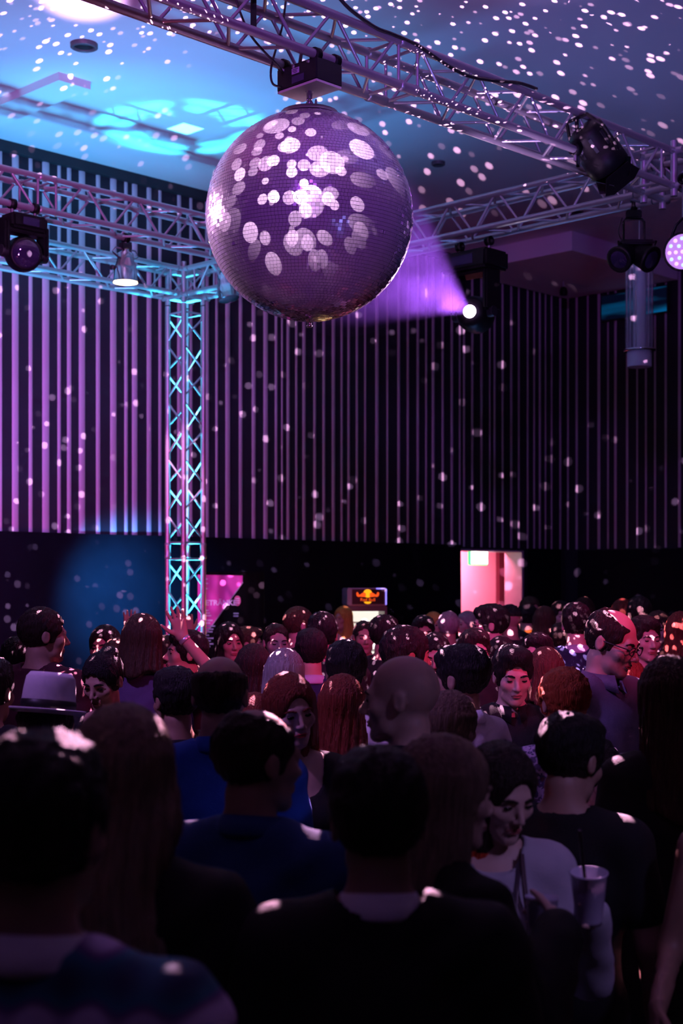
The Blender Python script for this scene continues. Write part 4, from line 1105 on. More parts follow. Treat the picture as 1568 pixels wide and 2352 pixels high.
CM = {'black': cloth('black', (0.008, 0.008, 0.010)), 'dark': cloth('dark', (0.02, 0.018, 0.024)), 'navy': cloth('navy', (0.010, 0.016, 0.05)), 'blue': cloth('blue', (0.015, 0.08, 0.42)),
      'denim': cloth('denim', (0.02, 0.06, 0.20)), 'white': cloth('white', (0.84, 0.82, 0.86)), 'lilac': cloth('lilac', (0.40, 0.36, 0.50)), 'slate': cloth('slate', (0.14, 0.13, 0.22)),
      'sweater': cloth('sweater', (0.40, 0.38, 0.44)), 'maroon': cloth('maroon', (0.10, 0.015, 0.03)), 'olive': cloth('olive', (0.05, 0.045, 0.03)), 'orange': cloth('orange', (0.6, 0.18, 0.02)),
      'purple': cloth('purple', (0.10, 0.06, 0.16)), 'beige': cloth('beige', (0.40, 0.30, 0.20)), 'trousers': cloth('trousers', (0.012, 0.012, 0.018))}
M_EYE = mat('eye_dark', (0.015, 0.010, 0.010), 0.15); M_LIP = mat('lips', (0.32, 0.08, 0.08), 0.4); M_SHOE = mat('shoe_leather', (0.012, 0.01, 0.01), 0.35)

BODIES = {}
def body(key, **kw):
    if key not in BODIES: BODIES[key] = Body(**kw)
    return BODIES[key]
DRINK_R = dict(R=((0.235, -0.01, 1.13), (0.12, -0.25, 1.22)), Rh=dict(d=(-0.45, -0.75, 0.35), n=(-0.9, 0.3, 0), curl=0.75))
def generic(code):
    """m/f, head turn: 0 straight, r/l to its own right/left, d down, u up; + drink arm with 'g'"""
    sex = code[0]; t = code[1]; kw = {}
    if len(code) > 2: kw = dict(DRINK_R)
    return body(code, sex=sex, yaw={'r': -32, 'l': 32}.get(t, 0), pitch={'d': 20, 'u': -14}.get(t, 2), **kw)

PEOPLE = []
def person(label, x, ytop, depth, psi, b='m0', hairk='short', hcol='black', skin='mid', top='shirt', tcol='black', collar=None, glasses=False, lips=True, extra=0.0,
           group=None, brow=None, leg='trousers', lipmat=None, stature=None):
    """x, ytop: crown of the head in the photograph; depth along the view; psi: 0 faces the camera, 180 away, 90 to picture right"""
    B = generic(b) if isinstance(b, str) else b
    tall = (CAMZ - (ytop - HY) * depth / FPX) if stature is None else stature
    s = (tall - extra) / (1.752 + (0.0 if hairk is None else 0.012))
    pos = FWD * depth + RGT * ((x - CX) / FPX * depth)
    a = math.radians(psi); d = -FWD * math.cos(a) + RGT * math.sin(a)
    rz = math.atan2(d.y, d.x) + PI / 2
    hl = Matrix.Rotation(rz, 3, 'Z') @ (B.hloc * s); pos = pos - Vector((hl.x, hl.y, 0))      # the head stands where it was measured
    t = thing('person', label, 'person', (pos.x, pos.y, 0), rz, group); t.scale = (s, s, s)
    obj('body', B.skin(), SKIN[skin], t)
    obj('top', B.top(top), CM[tcol], t)
    if top != 'dress': obj('trousers', B.trousers(), CM[leg], t)
    for m in SHOES: obj('shoe', m, M_SHOE, t)
    if collar: obj('collar', COLLAR, CM[collar], t)
    hm = None
    def hd(name, me, m): return obj(name, me, m, t, B.hloc, B.euler)
    if hairk: hm = hd('hair', hair(hairk), HM[hcol])
    if abs(((psi + 180) % 360) - 180) < 125:
        for e in EYES: hd('eye', e, M_EYE)
        for e in BROWS: hd('eyebrow', e, HM[brow or hcol])
        if lips: hd('lips', LIPS, lipmat or M_LIP)
    if glasses: hd('glasses', GLASSES, M_BLACK)
    PEOPLE.append((t, B, s, (x, depth)))
    return t, B, s, hd

# ------------------------------------------------------------------ the crowd
def floral(name):
    m = mat(name, (0.36, 0.30, 0.42), 0.7, var=0.1); nt = m.node_tree; N = nt.nodes; L = nt.links
    tc = N.new('ShaderNodeTexCoord'); v = N.new('ShaderNodeTexVoronoi'); v.inputs['Scale'].default_value = 16
    nz = N.new('ShaderNodeTexNoise'); nz.inputs['Scale'].default_value = 30; L.new(tc.outputs['Object'], nz.inputs[0])
    ad = N.new('ShaderNodeMix'); ad.data_type = 'RGBA'; ad.inputs[0].default_value = 0.12; L.new(tc.outputs['Object'], ad.inputs[6]); L.new(nz.outputs['Color'], ad.inputs[7]); L.new(ad.outputs[2], v.inputs['Vector'])
    r = N.new('ShaderNodeValToRGB'); r.color_ramp.interpolation = 'CONSTANT'
    el = r.color_ramp.elements; el[0].position = 0; el[0].color = (0.10, 0.03, 0.05, 1); el[1].position = 0.22; el[1].color = (0.06, 0.06, 0.14, 1)
    e = el.new(0.36); e.color = (0.42, 0.36, 0.50, 1); e = el.new(0.62); e.color = (0.10, 0.08, 0.16, 1)
    L.new(v.outputs['Distance'], r.inputs[0]); L.new(r.outputs[0], N['Principled BSDF'].inputs['Base Color'])
    return m
def plaid(name):
    m = mat(name, (0.2, 0.2, 0.3), 0.8, var=0.1); nt = m.node_tree; N = nt.nodes; L = nt.links
    tc = N.new('ShaderNodeTexCoord'); sp = N.new('ShaderNodeSeparateXYZ'); L.new(tc.outputs['Object'], sp.inputs[0])
    w = N.new('ShaderNodeTexWave'); w.bands_direction = 'Z'; w.inputs['Scale'].default_value = 3.2; w.inputs['Distortion'].default_value = 0.4; L.new(tc.outputs['Object'], w.inputs[0])
    w2 = N.new('ShaderNodeTexWave'); w2.bands_direction = 'X'; w2.inputs['Scale'].default_value = 4.5; L.new(tc.outputs['Object'], w2.inputs[0])
    a = N.new('ShaderNodeMath'); a.operation = 'MULTIPLY_ADD'; L.new(w.outputs['Fac'], a.inputs[0]); a.inputs[1].default_value = 0.75; 
    b = N.new('ShaderNodeMath'); b.operation = 'MULTIPLY'; L.new(w2.outputs['Fac'], b.inputs[0]); b.inputs[1].default_value = 0.25; L.new(b.outputs[0], a.inputs[2])
    r = N.new('ShaderNodeValToRGB'); el = r.color_ramp.elements
    el[0].position = 0.0; el[0].color = (0.02, 0.035, 0.10, 1); el[1].position = 0.85; el[1].color = (0.75, 0.65, 0.85, 1)
    e = el.new(0.45); e.color = (0.03, 0.18, 0.26, 1); e = el.new(0.65); e.color = (0.18, 0.10, 0.28, 1)
    L.new(a.outputs[0], r.inputs[0]); L.new(r.outputs[0], N['Principled BSDF'].inputs['Base Color'])
    return m
CM['floral'] = floral('cloth_floral'); CM['plaid'] = plaid('cloth_plaid')
CM['grey'] = cloth('grey', (0.10, 0.10, 0.12)); CM['wine'] = cloth('wine', (0.05, 0.01, 0.02))
M_REDLIP = mat('red_lips', (0.45, 0.03, 0.04), 0.35)

# --- nearest row
person('man with black hair in a plaid shirt, blurred at the lower left corner', 95, 1690, 1.95, 168, 'm0', 'short', 'black', 'mid', 'shirt', 'plaid', collar='white')
person('woman with long wavy blond hair seen from behind, blurred at the left', 285, 1622, 2.6, 172, 'f0', 'wavy', 'ash', 'fair', 'jacket', 'black')
person('man in a denim blue shirt with thinning crown, back to the camera', 592, 1620, 3.3, 160, 'mr', 'balding', 'dark', 'mid', 'shirt', 'denim', collar='denim')
person('man in a black jacket with a white collar, back to the camera, centre front', 868, 1722, 2.55, 182, 'm0', 'short', 'black', 'mid', 'jacket', 'black', collar='white')
B5 = body('talker', sex='f', yaw=-8, pitch=4, L=((-0.235, -0.07, 1.15), (-0.10, -0.235, 1.325)), Lh=dict(d=(0.75, -0.45, 0.12), n=(0.35, 0.75, -0.1), curl=0.62, thumb=0.7))
t5 = person('woman with long straight blond hair in a black jacket, holding out a cup', 1022, 1690, 3.05, 118, B5, 'long', 'ash', 'fair', 'jacket', 'black')
B6 = body('sweater_woman', sex='f', yaw=24, pitch=20, roll=0, L=((-0.215, -0.03, 1.10), (-0.075, -0.215, 1.235)), Lh=dict(d=(0.15, -0.15, 0.95), n=(0.9, -0.2, 0.1), curl=0.45),
          R=((0.26, -0.03, 1.13), (0.225, -0.20, 1.335)), Rh=dict(d=(0.0, -0.75, 0.60), n=(-0.9, -0.1, 0.2), curl=0.72, thumb=0.8))
t6 = person('woman in a pale grey sweater looking down, holding a plastic cup', 1150, 1700, 3.6, 4, B6, 'shoulder', 'dark', 'fair', 'sweater', 'sweater', lipmat=M_LIP)
B52 = body('tshirt_man', sex='m', yaw=-25, pitch=14)
person('man in a black t-shirt with bare forearms, dark hair, turned away', 1312, 1640, 3.95, 162, B52, 'quiff', 'black', 'mid', 'tshirt', 'black')
person('dark-haired woman with lit face looking down beside the black t-shirt man', 1382, 1706, 4.9, 28, 'fd', 'updo', 'black', 'mid', 'scoop', 'purple')
person('woman with long brown hair and black dress at the right edge', 1535, 1508, 4.45, 188, 'f0', 'long', 'brown', 'fair', 'dress', 'black')
B55 = body('edge_woman', sex='f', yaw=0, pitch=4, L=((-0.22, 0.03, 1.14), (-0.34, -0.17, 1.05)), Lh=dict(d=(-0.3, -0.5, -0.8), curl=0.5))
person('woman cut by the right edge with one bare forearm in view', 1735, 1640, 3.7, 10, B55, 'bob', 'dark', 'tan', 'tank', 'black')
# --- second row
person('bald man in a dark jacket in profile, facing left', 922, 1508, 4.15, -106, 'm0', None, 'dark', 'fair', 'jacket', 'dark')
person('woman with auburn fringe and bare neckline facing the camera', 668, 1546, 4.95, 14, body('fringe_woman', sex='f', yaw=8, pitch=8, roll=-8), 'bob', 'auburn', 'fair', 'scoop', 'black', lipmat=M_REDLIP)
person('woman with long auburn hair seen from behind, centre', 786, 1550, 5.5, 176, 'f0', 'long', 'auburn', 'fair', 'scoop', 'maroon')
person('man with a shaved crown in a bright blue shirt, back to the camera', 507, 1500, 4.45, 174, 'm0', 'ring', 'dark', 'mid', 'shirt', 'blue', collar='blue')
def fedora(hd):
    M_H = mat('straw_white', (0.85, 0.80, 0.86), 0.7, var=0.06, vscale=120); K = Matrix.Translation((0, 0.008, 0.065)) @ Matrix.Rotation(math.radians(6), 4, 'X') @ Matrix.Diagonal((0.90, 1.10, 1, 1))
    b = MB(); b.lathe([(0.097, 0.0), (0.098, 0.035), (0.094, 0.085), (0.088, 0.125), (0.074, 0.142), (0.045, 0.130), (0.01, 0.120)], 40, K)
    b.lathe([(0.094, 0.0), (0.116, -0.006), (0.133, 0.000), (0.140, 0.008), (0.138, 0.012), (0.132, 0.005), (0.116, 0.0), (0.094, 0.006)], 40, K, cap=False)
    h = hd('hat', b.mesh('hat'), M_H)
    bd_ = MB(); bd_.lathe([(0.0990, 0.004), (0.1005, 0.006), (0.0998, 0.042), (0.0975, 0.043)], 40, K, cap=False)
    obj('hat_band', bd_.mesh('hat_band'), M_BLACK, h)
t = person('man wearing a white fedora with a black band', 112, 1524, 4.9, 150, 'm0', 'short', 'dark', 'mid', 'jacket', 'dark', extra=0.105); fedora(t[3])
person('dark-haired man at the left edge behind the fedora', -22, 1512, 5.4, 165, 'm0', 'short', 'black', 'mid', 'jacket', 'black')
person('man with smooth black hair in profile left of the shaved crown', 402, 1535, 5.5, -150, 'm0', 'short', 'black', 'tan', 'jacket', 'black')
person('woman with pinned-up dark hair looking down left of the raised arm', 237, 1492, 6.3, -22, 'fd', 'updo', 'black', 'mid', 'scoop', 'black')
person('red-haired person in a floral shirt behind the black t-shirt man', 1292, 1537, 5.3, 196, 'f0', 'curly', 'red', 'mid', 'shirt', 'floral', collar='floral')
person('black-haired man in a white shirt facing left, right of the bald head', 1056, 1484, 5.6, -128, 'm0', 'short', 'black', 'mid', 'shirt', 'white', collar='white')
person('man with a neat dark quiff and open black shirt facing the camera', 1177, 1484, 6.3, 6, body('quiff_man', sex='m', yaw=0, pitch=10), 'quiff', 'black', 'fair', 'shirt', 'black', collar='black')
B48 = body('tall_man', sex='m', yaw=14, pitch=18, L=((-0.25, -0.03, 1.14), (-0.06, -0.25, 1.20)), R=((0.25, -0.03, 1.14), (0.07, -0.25, 1.20)),
           Lh=dict(d=(0.4, -0.5, 0.7), n=(0.8, 0.2, 0.2), curl=0.7), Rh=dict(d=(-0.4, -0.5, 0.7), n=(-0.8, 0.2, 0.2), curl=0.7))
person('tall balding man with glasses and a slate blue shirt looking down', 1405, 1391, 6.0, 40, B48, 'balding', 'dark', 'fair', 'shirt', 'slate', collar='slate', glasses=True)
person('woman with a streaked ponytail between bald man and white shirt', 1036, 1588, 4.75, 150, 'f0', 'ponytail', 'ash', 'fair', 'scoop', 'black')
person('short woman with sparkling hair between the two blue shirts', 583, 1592, 6.0, 185, 'f0', 'bob', 'auburn', 'fair', 'scoop', 'wine')
# --- middle of the crowd
person('tall short-haired man above the fedora, looking away right', 100, 1394, 7.0, 150, 'mr', 'crop', 'dark', 'mid', 'jacket', 'wine')
person('man with a round dark head low at the left edge', 42, 1465, 7.6, 178, 'm0', 'short', 'black', 'mid', 'jacket', 'dark')
person('woman with long black hair in front of the blue-lit curtain', 240, 1437, 8.6, -14, 'f0', 'long', 'black', 'mid', 'scoop', 'black')
person('small head with reddish hair left of the round bob', 272, 1466, 7.65, 170, 'f0', 'bob', 'brown', 'fair', 'scoop', 'wine')
person('woman with a round brown bob and purple top, back to the camera', 328, 1411, 7.2, 172, 'f0', 'bob', 'brown', 'fair', 'shirt', 'purple')
B17 = body('arm_raiser', sex='m', yaw=0, pitch=-6, R=((0.37, 0.14, 1.49), (0.30, -0.07, 1.745)), Rh=dict(d=(-0.02, -0.26, 0.96), n=(0.9, -0.3, 0.1), curl=0.10, spread=0.22, thumb=0.9, side=-1))
t17 = person('dark-haired man raising an open hand with a watch', 425, 1450, 8.0, -72, B17, 'short', 'black', 'mid', 'tshirt', 'black')
_S, _e, _w, _h = B17.arms['R']
_e = Vector(_e); _w = Vector(_w); _d = (_w - _e).normalized()
wt = MB().lathe([(0.031, -0.011), (0.034, -0.008), (0.034, 0.008), (0.031, 0.011)], 20, axis_matrix(_w - _d * 0.02, _d), cap=False).build('wristwatch', mat('silver_watch', (0.6, 0.58, 0.62), 0.3, 0.7), t17[0])
B17b = body('arm_raiser_far', sex='f', yaw=0, pitch=-4, R=((0.30, -0.06, 1.55), (0.24, -0.10, 1.80)), L=((-0.27, -0.10, 1.54), (-0.18, -0.14, 1.78)), Rh=dict(d=(0, -0.1, 1), n=(0, -1, 0), curl=0.35, spread=0.2), Lh=dict(d=(0.1, -0.1, 1), n=(0, -1, 0), curl=0.5))
person('woman with both hands up beyond the raised arm', 378, 1462, 9.6, -170, B17b, 'short', 'dark', 'tan', 'tank', 'black')
person('woman with straight black hair in front of the pink banner', 527, 1430, 9.4, 24, 'f0', 'shoulder', 'black', 'mid', 'scoop', 'black')
person('brown-haired man in profile facing right beside the banner', 572, 1441, 10.7, 88, 'm0', 'short', 'brown', 'mid', 'jacket', 'black')
person('woman with long dark brown hair from behind, right of the shaved crown', 582, 1480, 7.25, 178, 'f0', 'long', 'dark', 'fair', 'scoop', 'wine')
person('bald bearded man facing the camera near the banner', 634, 1430, 9.15, 16, 'm0', 'buzz', 'dark', 'fair', 'jacket', 'black')
person('grey-templed man with glasses facing right near the fridge', 688, 1393, 10.2, 118, 'm0', 'crop', 'brown', 'fair', 'shirt', 'dark', glasses=True)
person('tall man with thick black hair, back to the camera, left of the blond woman', 741, 1408, 8.65, 176, 'm0', 'short', 'black', 'mid', 'jacket', 'black')
person('black-haired man below the tall black-haired one, collar pale', 714, 1446, 7.9, 186, 'm0', 'short', 'black', 'mid', 'shirt', 'navy', collar='lilac')
person('woman with streaked pale hair combed back, below the bald man', 655, 1491, 6.6, 168, 'f0', 'bob', 'grey', 'fair', 'scoop', 'black')
person('black-haired man in a white shirt with his back to the camera', 795, 1474, 6.1, 179, 'm0', 'short', 'black', 'tan', 'shirt', 'white', collar='white')
person('blond woman lit orange beside the glowing fridge', 787, 1393, 15.7, -10, 'fr', 'shoulder', 'gold', 'fair', 'scoop', 'dark')
person('man with shaved head and dark beard in front of the fridge', 836, 1424, 10.6, 8, 'm0', 'buzz', 'dark', 'mid', 'jacket', 'black')
person('man with glossy black hair right of the fridge', 884, 1415, 9.4, 150, 'm0', 'short', 'black', 'mid', 'jacket', 'black')
person('man with curly black hair and high forehead facing right', 934, 1441, 6.75, 112, 'm0', 'curly', 'black', 'tan', 'jacket', 'black')
person('man with dark fringe and glasses, face speckled with light', 972, 1416, 11.0, 6, 'm0', 'short', 'black', 'mid', 'jacket', 'black', glasses=True)
person('man with a bright forehead behind the curly hair', 1000, 1449, 8.4, -8, 'md', 'crop', 'black', 'mid', 'jacket', 'dark')
person('blond head far back left of the doorway', 997, 1406, 14.5, 30, 'f0', 'bob', 'gold', 'fair', 'scoop', 'beige')
person('grey-haired man with his back to the camera left of the doorway', 1030, 1404, 11.6, 176, 'm0', 'crop', 'grey', 'mid', 'jacket', 'dark')
person('white-haired old man facing left in front of the doorway', 1071, 1403, 14.0, -60, 'm0', 'crop', 'grey', 'fair', 'shirt', 'dark')
person('man with glasses in a white shirt in profile, facing left', 1124, 1390, 9.7, -96, 'm0', 'short', 'black', 'fair', 'shirt', 'white', collar='white', glasses=True)
person('man with a dark flat cap in front of the doorway', 1167, 1387, 11.6, -140, 'm0', 'cap', 'black', 'mid', 'jacket', 'dark')
person('man in an orange scarf right of the flat cap', 1209, 1390, 14.6, -150, 'm0', 'short', 'black', 'mid', 'jacket', 'black', collar='orange')
person('man with dark-rimmed glasses facing the camera below the doorway', 1090, 1447, 8.0, 10, 'm0', 'short', 'dark', 'fair', 'jacket', 'black', glasses=True)
person('person with reddish brown hair right of the doorway', 1250, 1393, 12.4, 170, 'f0', 'shoulder', 'brown', 'mid', 'jacket', 'wine')
person('woman with upturned face and black hair behind the quiff', 1232, 1456, 8.3, -62, 'fl', 'short', 'black', 'fair', 'scoop', 'black')
person('dark-haired woman behind the neat quiff, hair falling past the ear', 1150, 1462, 8.9, 172, 'f0', 'bob', 'black', 'mid', 'scoop', 'black')
person('brown-haired woman with light dots in her hair, next to the floral shirt', 1252, 1487, 7.0, 176, 'f0', 'bob', 'brown', 'mid', 'scoop', 'wine')
person('tall man with black hair in a navy jacket, back to the camera', 1322, 1386, 9.2, 178, 'm0', 'short', 'black', 'fair', 'jacket', 'navy', collar='lilac')
person('short-haired man facing the camera behind the tall man with glasses', 1480, 1417, 8.5, 16, 'm0', 'short', 'dark', 'fair', 'jacket', 'navy')
person('low head with reddish hair between tall man and right-edge woman', 1442, 1514, 7.1, 178, 'f0', 'bob', 'auburn', 'fair', 'scoop', 'wine')
person('person with red hair at the right edge, far back', 1562, 1406, 9.4, 168, 'f0', 'shoulder', 'auburn', 'fair', 'jacket', 'dark')
# --- dim heads along the far wall
person('dim curly head right of the doorway frame', 1218, 1372, 15.6, 30, 'm0', 'curly', 'brown', 'mid', 'jacket', 'dark')
person('dim face left of the tall navy-jacketed man', 1288, 1382, 13.6, 10, 'm0', 'short', 'dark', 'fair', 'jacket', 'black')
person('dim head with fair hair directly above the navy jacket', 1340, 1372, 14.6, -30, 'f0', 'bob', 'brown', 'fair', 'scoop', 'dark')
person('dim round head behind the balding man', 1430, 1376, 12.8, 160, 'f0', 'bob', 'auburn', 'fair', 'scoop', 'wine')
person('dim tall man between the balding man and the facing man', 1468, 1372, 11.4, 172, 'm0', 'short', 'dark', 'mid', 'jacket', 'black')
person('dim woman with shoulder hair right of the facing man', 1510, 1404, 10.6, -20, 'f0', 'shoulder', 'brown', 'fair', 'scoop', 'wine')
person('dim man standing right behind the white shirt with glasses', 1150, 1416, 12.9, 175, 'm0', 'short', 'dark', 'mid', 'jacket', 'black')
person('pale-shirted man beside the tall navy jacket', 1290, 1432, 10.7, 184, 'm0', 'short', 'dark', 'mid', 'shirt', 'beige', collar='beige')

# --- things held and worn
def world_of(t, v): 
    o = t[0]; s = t[2]
    return Vector(o.location) + Matrix.Rotation(o.rotation_euler.z, 3, 'Z') @ (Vector(v) * s)
M_CUP = mat('frosted_cup', (0.55, 0.50, 0.66), 0.25, alpha=0.75, var=0.08); M_DRINK = mat('drink', (0.25, 0.14, 0.30), 0.2, var=0.3, vscale=40); M_STRAW = mat('black_straw', (0.01, 0.01, 0.012), 0.4)
def cup(label, c, tilt, straw, rt=0.043, rb=0.031, h=0.125):
    t = thing('plastic_cup', label, 'cup', c, rot=tilt)
    MB().lathe([(rb * 0.9, 0.003), (rb, 0.0), (rb * 1.02, 0.01), (rt, h - 0.006), (rt + 0.0025, h - 0.004), (rt + 0.0025, h), (rt, h), (rb * 0.98, 0.006), (0.002, 0.005)], 28, cap=False).build('shell', M_CUP, t)
    MB().lathe([(rb * 0.96, 0.007), (rb + (rt - rb) * 0.68, h * 0.68), (0.002, h * 0.685)], 24).build('drink', M_DRINK, t)
    if straw: MB().tube((0.012, 0, 0.02), straw, 0.0042, n=8).build('straw', M_STRAW, t)
    return t
def grip(B, g, f=0.055, n=0.042):
    S, e, w, H = B.arms[g]; k = [np.array(c[1]) for c in H[:4]]; w = np.array(w); kn = sum(k) / 4
    tips = sum(np.array(H[i][1]) for i in (6, 9, 12, 15)) / 4
    return Vector((kn + tips) / 2)
c6 = world_of(t6, grip(B6, 'R')); cup('clear plastic cup with a black straw in the sweater woman\'s hand', c6 - Vector((0, 0, 0.065)), (0.0, math.radians(-8), 0.6), (-0.075, 0.02, 0.25))
c5 = world_of(t5, grip(B5, 'L')); cup('small clear cup held by the blond woman in black', c5 - Vector((0, 0, 0.05)), (0, 0.05, 0), None, 0.036, 0.028, 0.10)
# strap and necklace of the sweater woman
st6 = MB().path([(0.070, -0.055, 1.462), (0.065, -0.115, 1.40), (0.072, -0.165, 1.27), (0.075, -0.150, 1.18), (0.10, -0.135, 1.05), (0.14, -0.125, 0.93)], 0.0075, 6).build('bag_strap', mat('strap_leather', (0.05, 0.02, 0.03), 0.5), t6[0])
nk = MB().path([(-0.060, -0.06, 1.440), (-0.045, -0.125, 1.36), (-0.028, -0.160, 1.26), (0.0, -0.150, 1.12), (0.028, -0.160, 1.26), (0.045, -0.125, 1.36), (0.060, -0.06, 1.440)], 0.0016, 5).build('necklace', M_STEEL, t6[0])
MB().lathe([(0.002, -0.016), (0.012, -0.004), (0.012, 0.004), (0.004, 0.014)], 12, Matrix.Translation((0, -0.152, 1.105))).build('pendant', M_BLACK, nk)
# red tips of her hair
def hair_tips():
    F = HAIR['shoulder']; V = np.array([v.co for v in F.vertices]); Q = [tuple(p.vertices) for p in F.polygons if all(V[i][2] < -0.14 for i in p.vertices)]
    used = sorted({i for q in Q for i in q}); mp = {i: k for k, i in enumerate(used)}
    me = bpy.data.meshes.new('hair_tips'); c = V.mean(0); W = V[used].copy()
    W[:, :2] = (W[:, :2] - c[:2]) * 1.035 + c[:2]
    me.from_pydata([tuple(v) for v in W], [], [tuple(mp[i] for i in q) for q in Q]); me.update()
    for p in me.polygons: p.use_smooth = True
    return me
t6[3]('hair_tips', hair_tips(), hairmat('tips', (0.80, 0.07, 0.03)))
bag = thing('handbag', 'small dark purple handbag at the sweater woman\'s hip', 'handbag', world_of(t6, (-0.05, -0.27, 0.80)), t6[0].rotation_euler.z)
MB().bbox((0, 0, 0), (0.24, 0.05, 0.15), 0.015).build('body', mat('bag_leather', (0.06, 0.03, 0.06), 0.5), bag)
MB().bbox((0, -0.027, 0.03), (0.235, 0.008, 0.085), 0.004).build('flap', mat('bag_leather', (0.06, 0.03, 0.06), 0.5), bag)
MB().lathe([(0.008, 0), (0.008, 0.006)], 10, Matrix.Translation((0, -0.031, -0.005)) @ Matrix.Rotation(PI / 2, 4, 'X')).build('clasp', M_STEEL, bag)


# ------------------------------------------------------------------ banner and fridge by the back wall
def text_mesh(s, size, name='lettering', bold=0.0):
    c = bpy.data.curves.new(name, 'FONT'); c.body = s; c.size = size; c.extrude = 0.0015; c.offset = bold; c.align_x = 'LEFT'; c.align_y = 'CENTER'
    o = bpy.data.objects.new('tmp', c); COL.objects.link(o)
    me = bpy.data.meshes.new_from_object(o.evaluated_get(bpy.context.evaluated_depsgraph_get())); me.name = name
    bpy.data.objects.remove(o); bpy.data.curves.remove(c)
    return me
p = atD(516, 1320, 14.6)
sc_ = 14.6 / 3300
bn = thing('drinks_banner', 'tall black menu banner with a magenta triangle beside the column', 'banner', (p.x, p.y, 0), TH - PI / 2)
def bq(px, py): return ((px - 516) * sc_, CAMZ + (HY - py) * sc_)        # local x, z
bx0, bz1 = bq(452, 1318); bx1, _z = bq(606, 1318)
BOARD = MB().box(((bx0 + bx1) / 2, 0.012, (bz1 + 0.05) / 2 + 0.02), (bx1 - bx0, 0.02, bz1 - 0.05)).build('board', mat('banner_black', (0.003, 0.003, 0.004), 0.9, spec=0.05), bn)
MB().bbox(((bx0 + bx1) / 2, 0.02, 0.035), (bx1 - bx0 + 0.04, 0.22, 0.06), 0.01).build('foot', M_STEEL, bn)
Mf = Matrix.Rotation(PI / 2, 4, 'X')
def flat(pts, h, y): return MB().prism([bq(*q) for q in pts][::-1], h, Matrix.Translation((0, y, 0)) @ Mf)
flat([(454, 1320), (557, 1322), (557, 1336), (472, 1455), (454, 1470)], 0.003, -0.001).build('triangle', mat('banner_magenta', (0.62, 0.06, 0.42), 0.6, var=0.05), bn)
flat([(557, 1336), (558.5, 1338), (473, 1457), (472, 1455)], 0.004, -0.001).build('edge_line', mat('banner_grey', (0.35, 0.33, 0.42), 0.6), bn)
M_PRINT = mat('banner_print', (0.75, 0.75, 0.95), 0.6, var=0.05); M_PRINT2 = mat('banner_print_dim', (0.20, 0.28, 0.38), 0.6)
tx, tz = bq(459, 1385)
obj('lettering', text_mesh('GETRÄNKE', 0.074, bold=0.0022), M_PRINT, bn, (tx, -0.005, tz), (PI / 2, 0, 0))
for (px, py, w, m) in ((470, 1402, 9, 0), (470, 1408, 12, 0), (470, 1414, 15, 0), (470, 1425, 18, 0), (470, 1431, 13, 0), (474, 1438, 20, 1), (474, 1445, 16, 1), (474, 1451, 14, 1), (472, 1459, 8, 1), (472, 1466, 21, 1), (472, 1472, 12, 1), (472, 1479, 18, 1), (472, 1485, 11, 1), (536, 1409, 12, 1), (536, 1415, 11, 1), (471, 1330, 6, 0), (471, 1340, 7, 0), (471, 1352, 6, 0)):
    flat([(px, py - 1.6), (px + w, py - 1.6), (px + w, py + 1.6), (px, py + 1.6)], 0.003, -0.004).build('print_line', (M_PRINT, M_PRINT2)[m], bn)
_c = [(545 + 8 * math.cos(2 * PI * i / 24), 1380 + 12 * math.sin(2 * PI * i / 24)) for i in range(24)]
flat(_c, 0.003, -0.001).build('badge', mat('badge_pink', (0.62, 0.14, 0.30), 0.6, var=0.05), bn)
for k in range(3): flat([(540, 1374 + 5 * k), (550, 1374 + 5 * k), (550, 1376 + 5 * k), (540, 1376 + 5 * k)], 0.002, -0.004).build('print_line', M_PRINT, bn)

D = 16.4; sc_ = D / 3300
p = atD(843, 1350, D)
fr = thing('drinks_fridge', 'glowing drinks fridge with a lit red and yellow sign on top', 'fridge', (p.x, p.y, 0), TH - PI / 2 + math.radians(8))
def fq(px, py): return ((px - 843) * sc_, CAMZ + (HY - py) * sc_)
fx0, fz1 = fq(797, 1350); fx1, _ = fq(889, 1350); zc_ = fq(843, 1392)[1]; zd = fq(843, 1404)[1]
W_ = fx1 - fx0; mx_ = (fx0 + fx1) / 2
M_FRB = mat('fridge_body', (0.16, 0.08, 0.11), 0.4); M_FRL = mat('fridge_side', (0.50, 0.42, 0.52), 0.4)
hd_ = MB().bbox((mx_, 0.22, (fz1 + zc_) / 2), (W_, 0.46, fz1 - zc_ - 0.004), 0.012).build('header', M_FRL, fr)
MB().box((mx_ + 0.01, -0.012, (fz1 + zc_) / 2 + 0.002), (W_ * 0.82, 0.01, (fz1 - zc_) * 0.82)).build('sign_panel', mat('sign_black', (0.005, 0.005, 0.006), 0.3), fr)
for side, w in (((fx1 - 0.012), 0.010),):
    MB().box((side, -0.012, (fz1 + zc_) / 2), (w, 0.008, (fz1 - zc_) * 0.86)).build('edge_light', mat('blue_edge', (0.3, 0.3, 1), 0.4, emit=(0.25, 0.22, 1.0), estr=2.2), fr)
MB().box((mx_ + W_ * 0.33, -0.012, fz1 - 0.010), (W_ * 0.2, 0.008, 0.010)).build('edge_light', mat('blue_edge', (0.3, 0.3, 1), 0.4, emit=(0.25, 0.22, 1.0), estr=2.2), fr)
MB().bbox((mx_, 0.22, (zc_ + zd) / 2), (W_, 0.47, zc_ - zd), 0.006).build('top_rail', M_FRB, fr)
cab = MB(); t_ = 0.03
cab.box((fx0 + t_ / 2, 0.22, zd / 2), (t_, 0.46, zd)); cab.box((fx1 - t_ / 2, 0.22, zd / 2), (t_, 0.46, zd)); cab.box((mx_, 0.44, zd / 2), (W_ - 2 * t_, 0.02, zd)); cab.box((mx_, 0.21, 0.10), (W_ - 2 * t_, 0.44, 0.2))
cab.build('cabinet', M_FRB, fr)
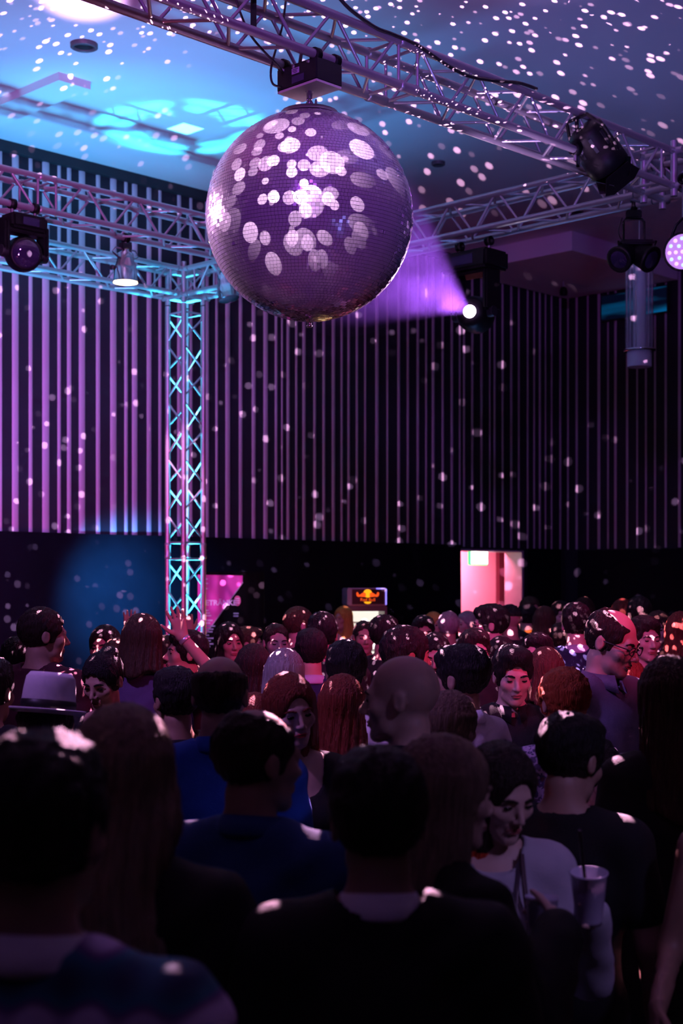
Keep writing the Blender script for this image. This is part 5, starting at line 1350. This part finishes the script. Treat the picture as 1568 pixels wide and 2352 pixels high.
MB().box((mx_, 0.42, zd * 0.55 + 0.1), (W_ - 2 * t_, 0.012, zd * 0.88 - 0.1)).build('lit_back', mat('fridge_glow', (0.9, 0.92, 0.85), 0.5, emit=(0.95, 0.93, 0.80), estr=1.3), fr)
for k in range(5):
    MB().box((mx_, 0.22, 0.32 + 0.32 * k), (W_ - 2 * t_, 0.36, 0.012)).build('shelf', M_STEEL, fr)
MB().box((mx_, -0.005, zd * 0.5 + 0.1), (W_ - 2 * t_, 0.008, zd - 0.22)).build('glass_door', mat('fridge_glass', (0.8, 0.85, 0.85), 0.05, alpha=0.12), fr)
MB().bbox((fx1 - 0.05, -0.02, zd * 0.6), (0.02, 0.02, 0.5), 0.006).build('handle', M_WHITE, fr)
light('fridge_lamp', 'SPOT', atD(838, 1406, D - 0.06), 55, (1.0, 0.50, 0.10), atD(788, 1425, 15.6), 0.01, 80, 0.6)
# the emblem: a yellow sun disc with two red animals meeting, two words below
MY = mat('emblem_yellow', (1, .6, 0), 0.4, emit=(1.0, 0.45, 0.01), estr=1.1); MR = mat('emblem_red', (.9, .12, .01), 0.4, emit=(0.95, 0.10, 0.01), estr=1.0)
Mf2 = Matrix.Translation((0, -0.018, 0)) @ Mf
def fl(pts, h=0.003): return MB().prism([fq(*q) for q in pts][::-1], h, Mf2)
cx_ = 843.5
fl([(cx_ + 10 * math.cos(2 * PI * i / 24), 1363 + 9.5 * math.sin(2 * PI * i / 24)) for i in range(24)]).build('sun_disc', MY, fr)
bull = [(4, 1368.5), (5, 1362), (9, 1360.5), (13, 1362.5), (18, 1366), (21, 1366), (22, 1361), (25, 1360), (26.5, 1363), (25.5, 1368), (22, 1371), (17, 1370), (10, 1371), (6, 1371)]
Mf2 = Matrix.Translation((0, -0.022, 0)) @ Mf
fl([(cx_ + x, y) for x, y in bull]).build('emblem_animal', MR, fr); fl([(cx_ - x, y) for x, y in bull][::-1]).build('emblem_animal', MR, fr)
wx, wz = fq(cx_ - 17.5, 1377.5)
wd = text_mesh('Red Bull', 0.052); obj('lettering', wd, MR, fr, (wx, -0.022, wz), (PI / 2, 0, 0))
Mf2 = Matrix.Translation((0, -0.018, 0)) @ Mf
fl([(cx_ + 8.5 * math.cos(PI * i / 14), 1382 + 4.8 * math.sin(PI * i / 14)) for i in range(15)]).build('lower_disc', MY, fr)
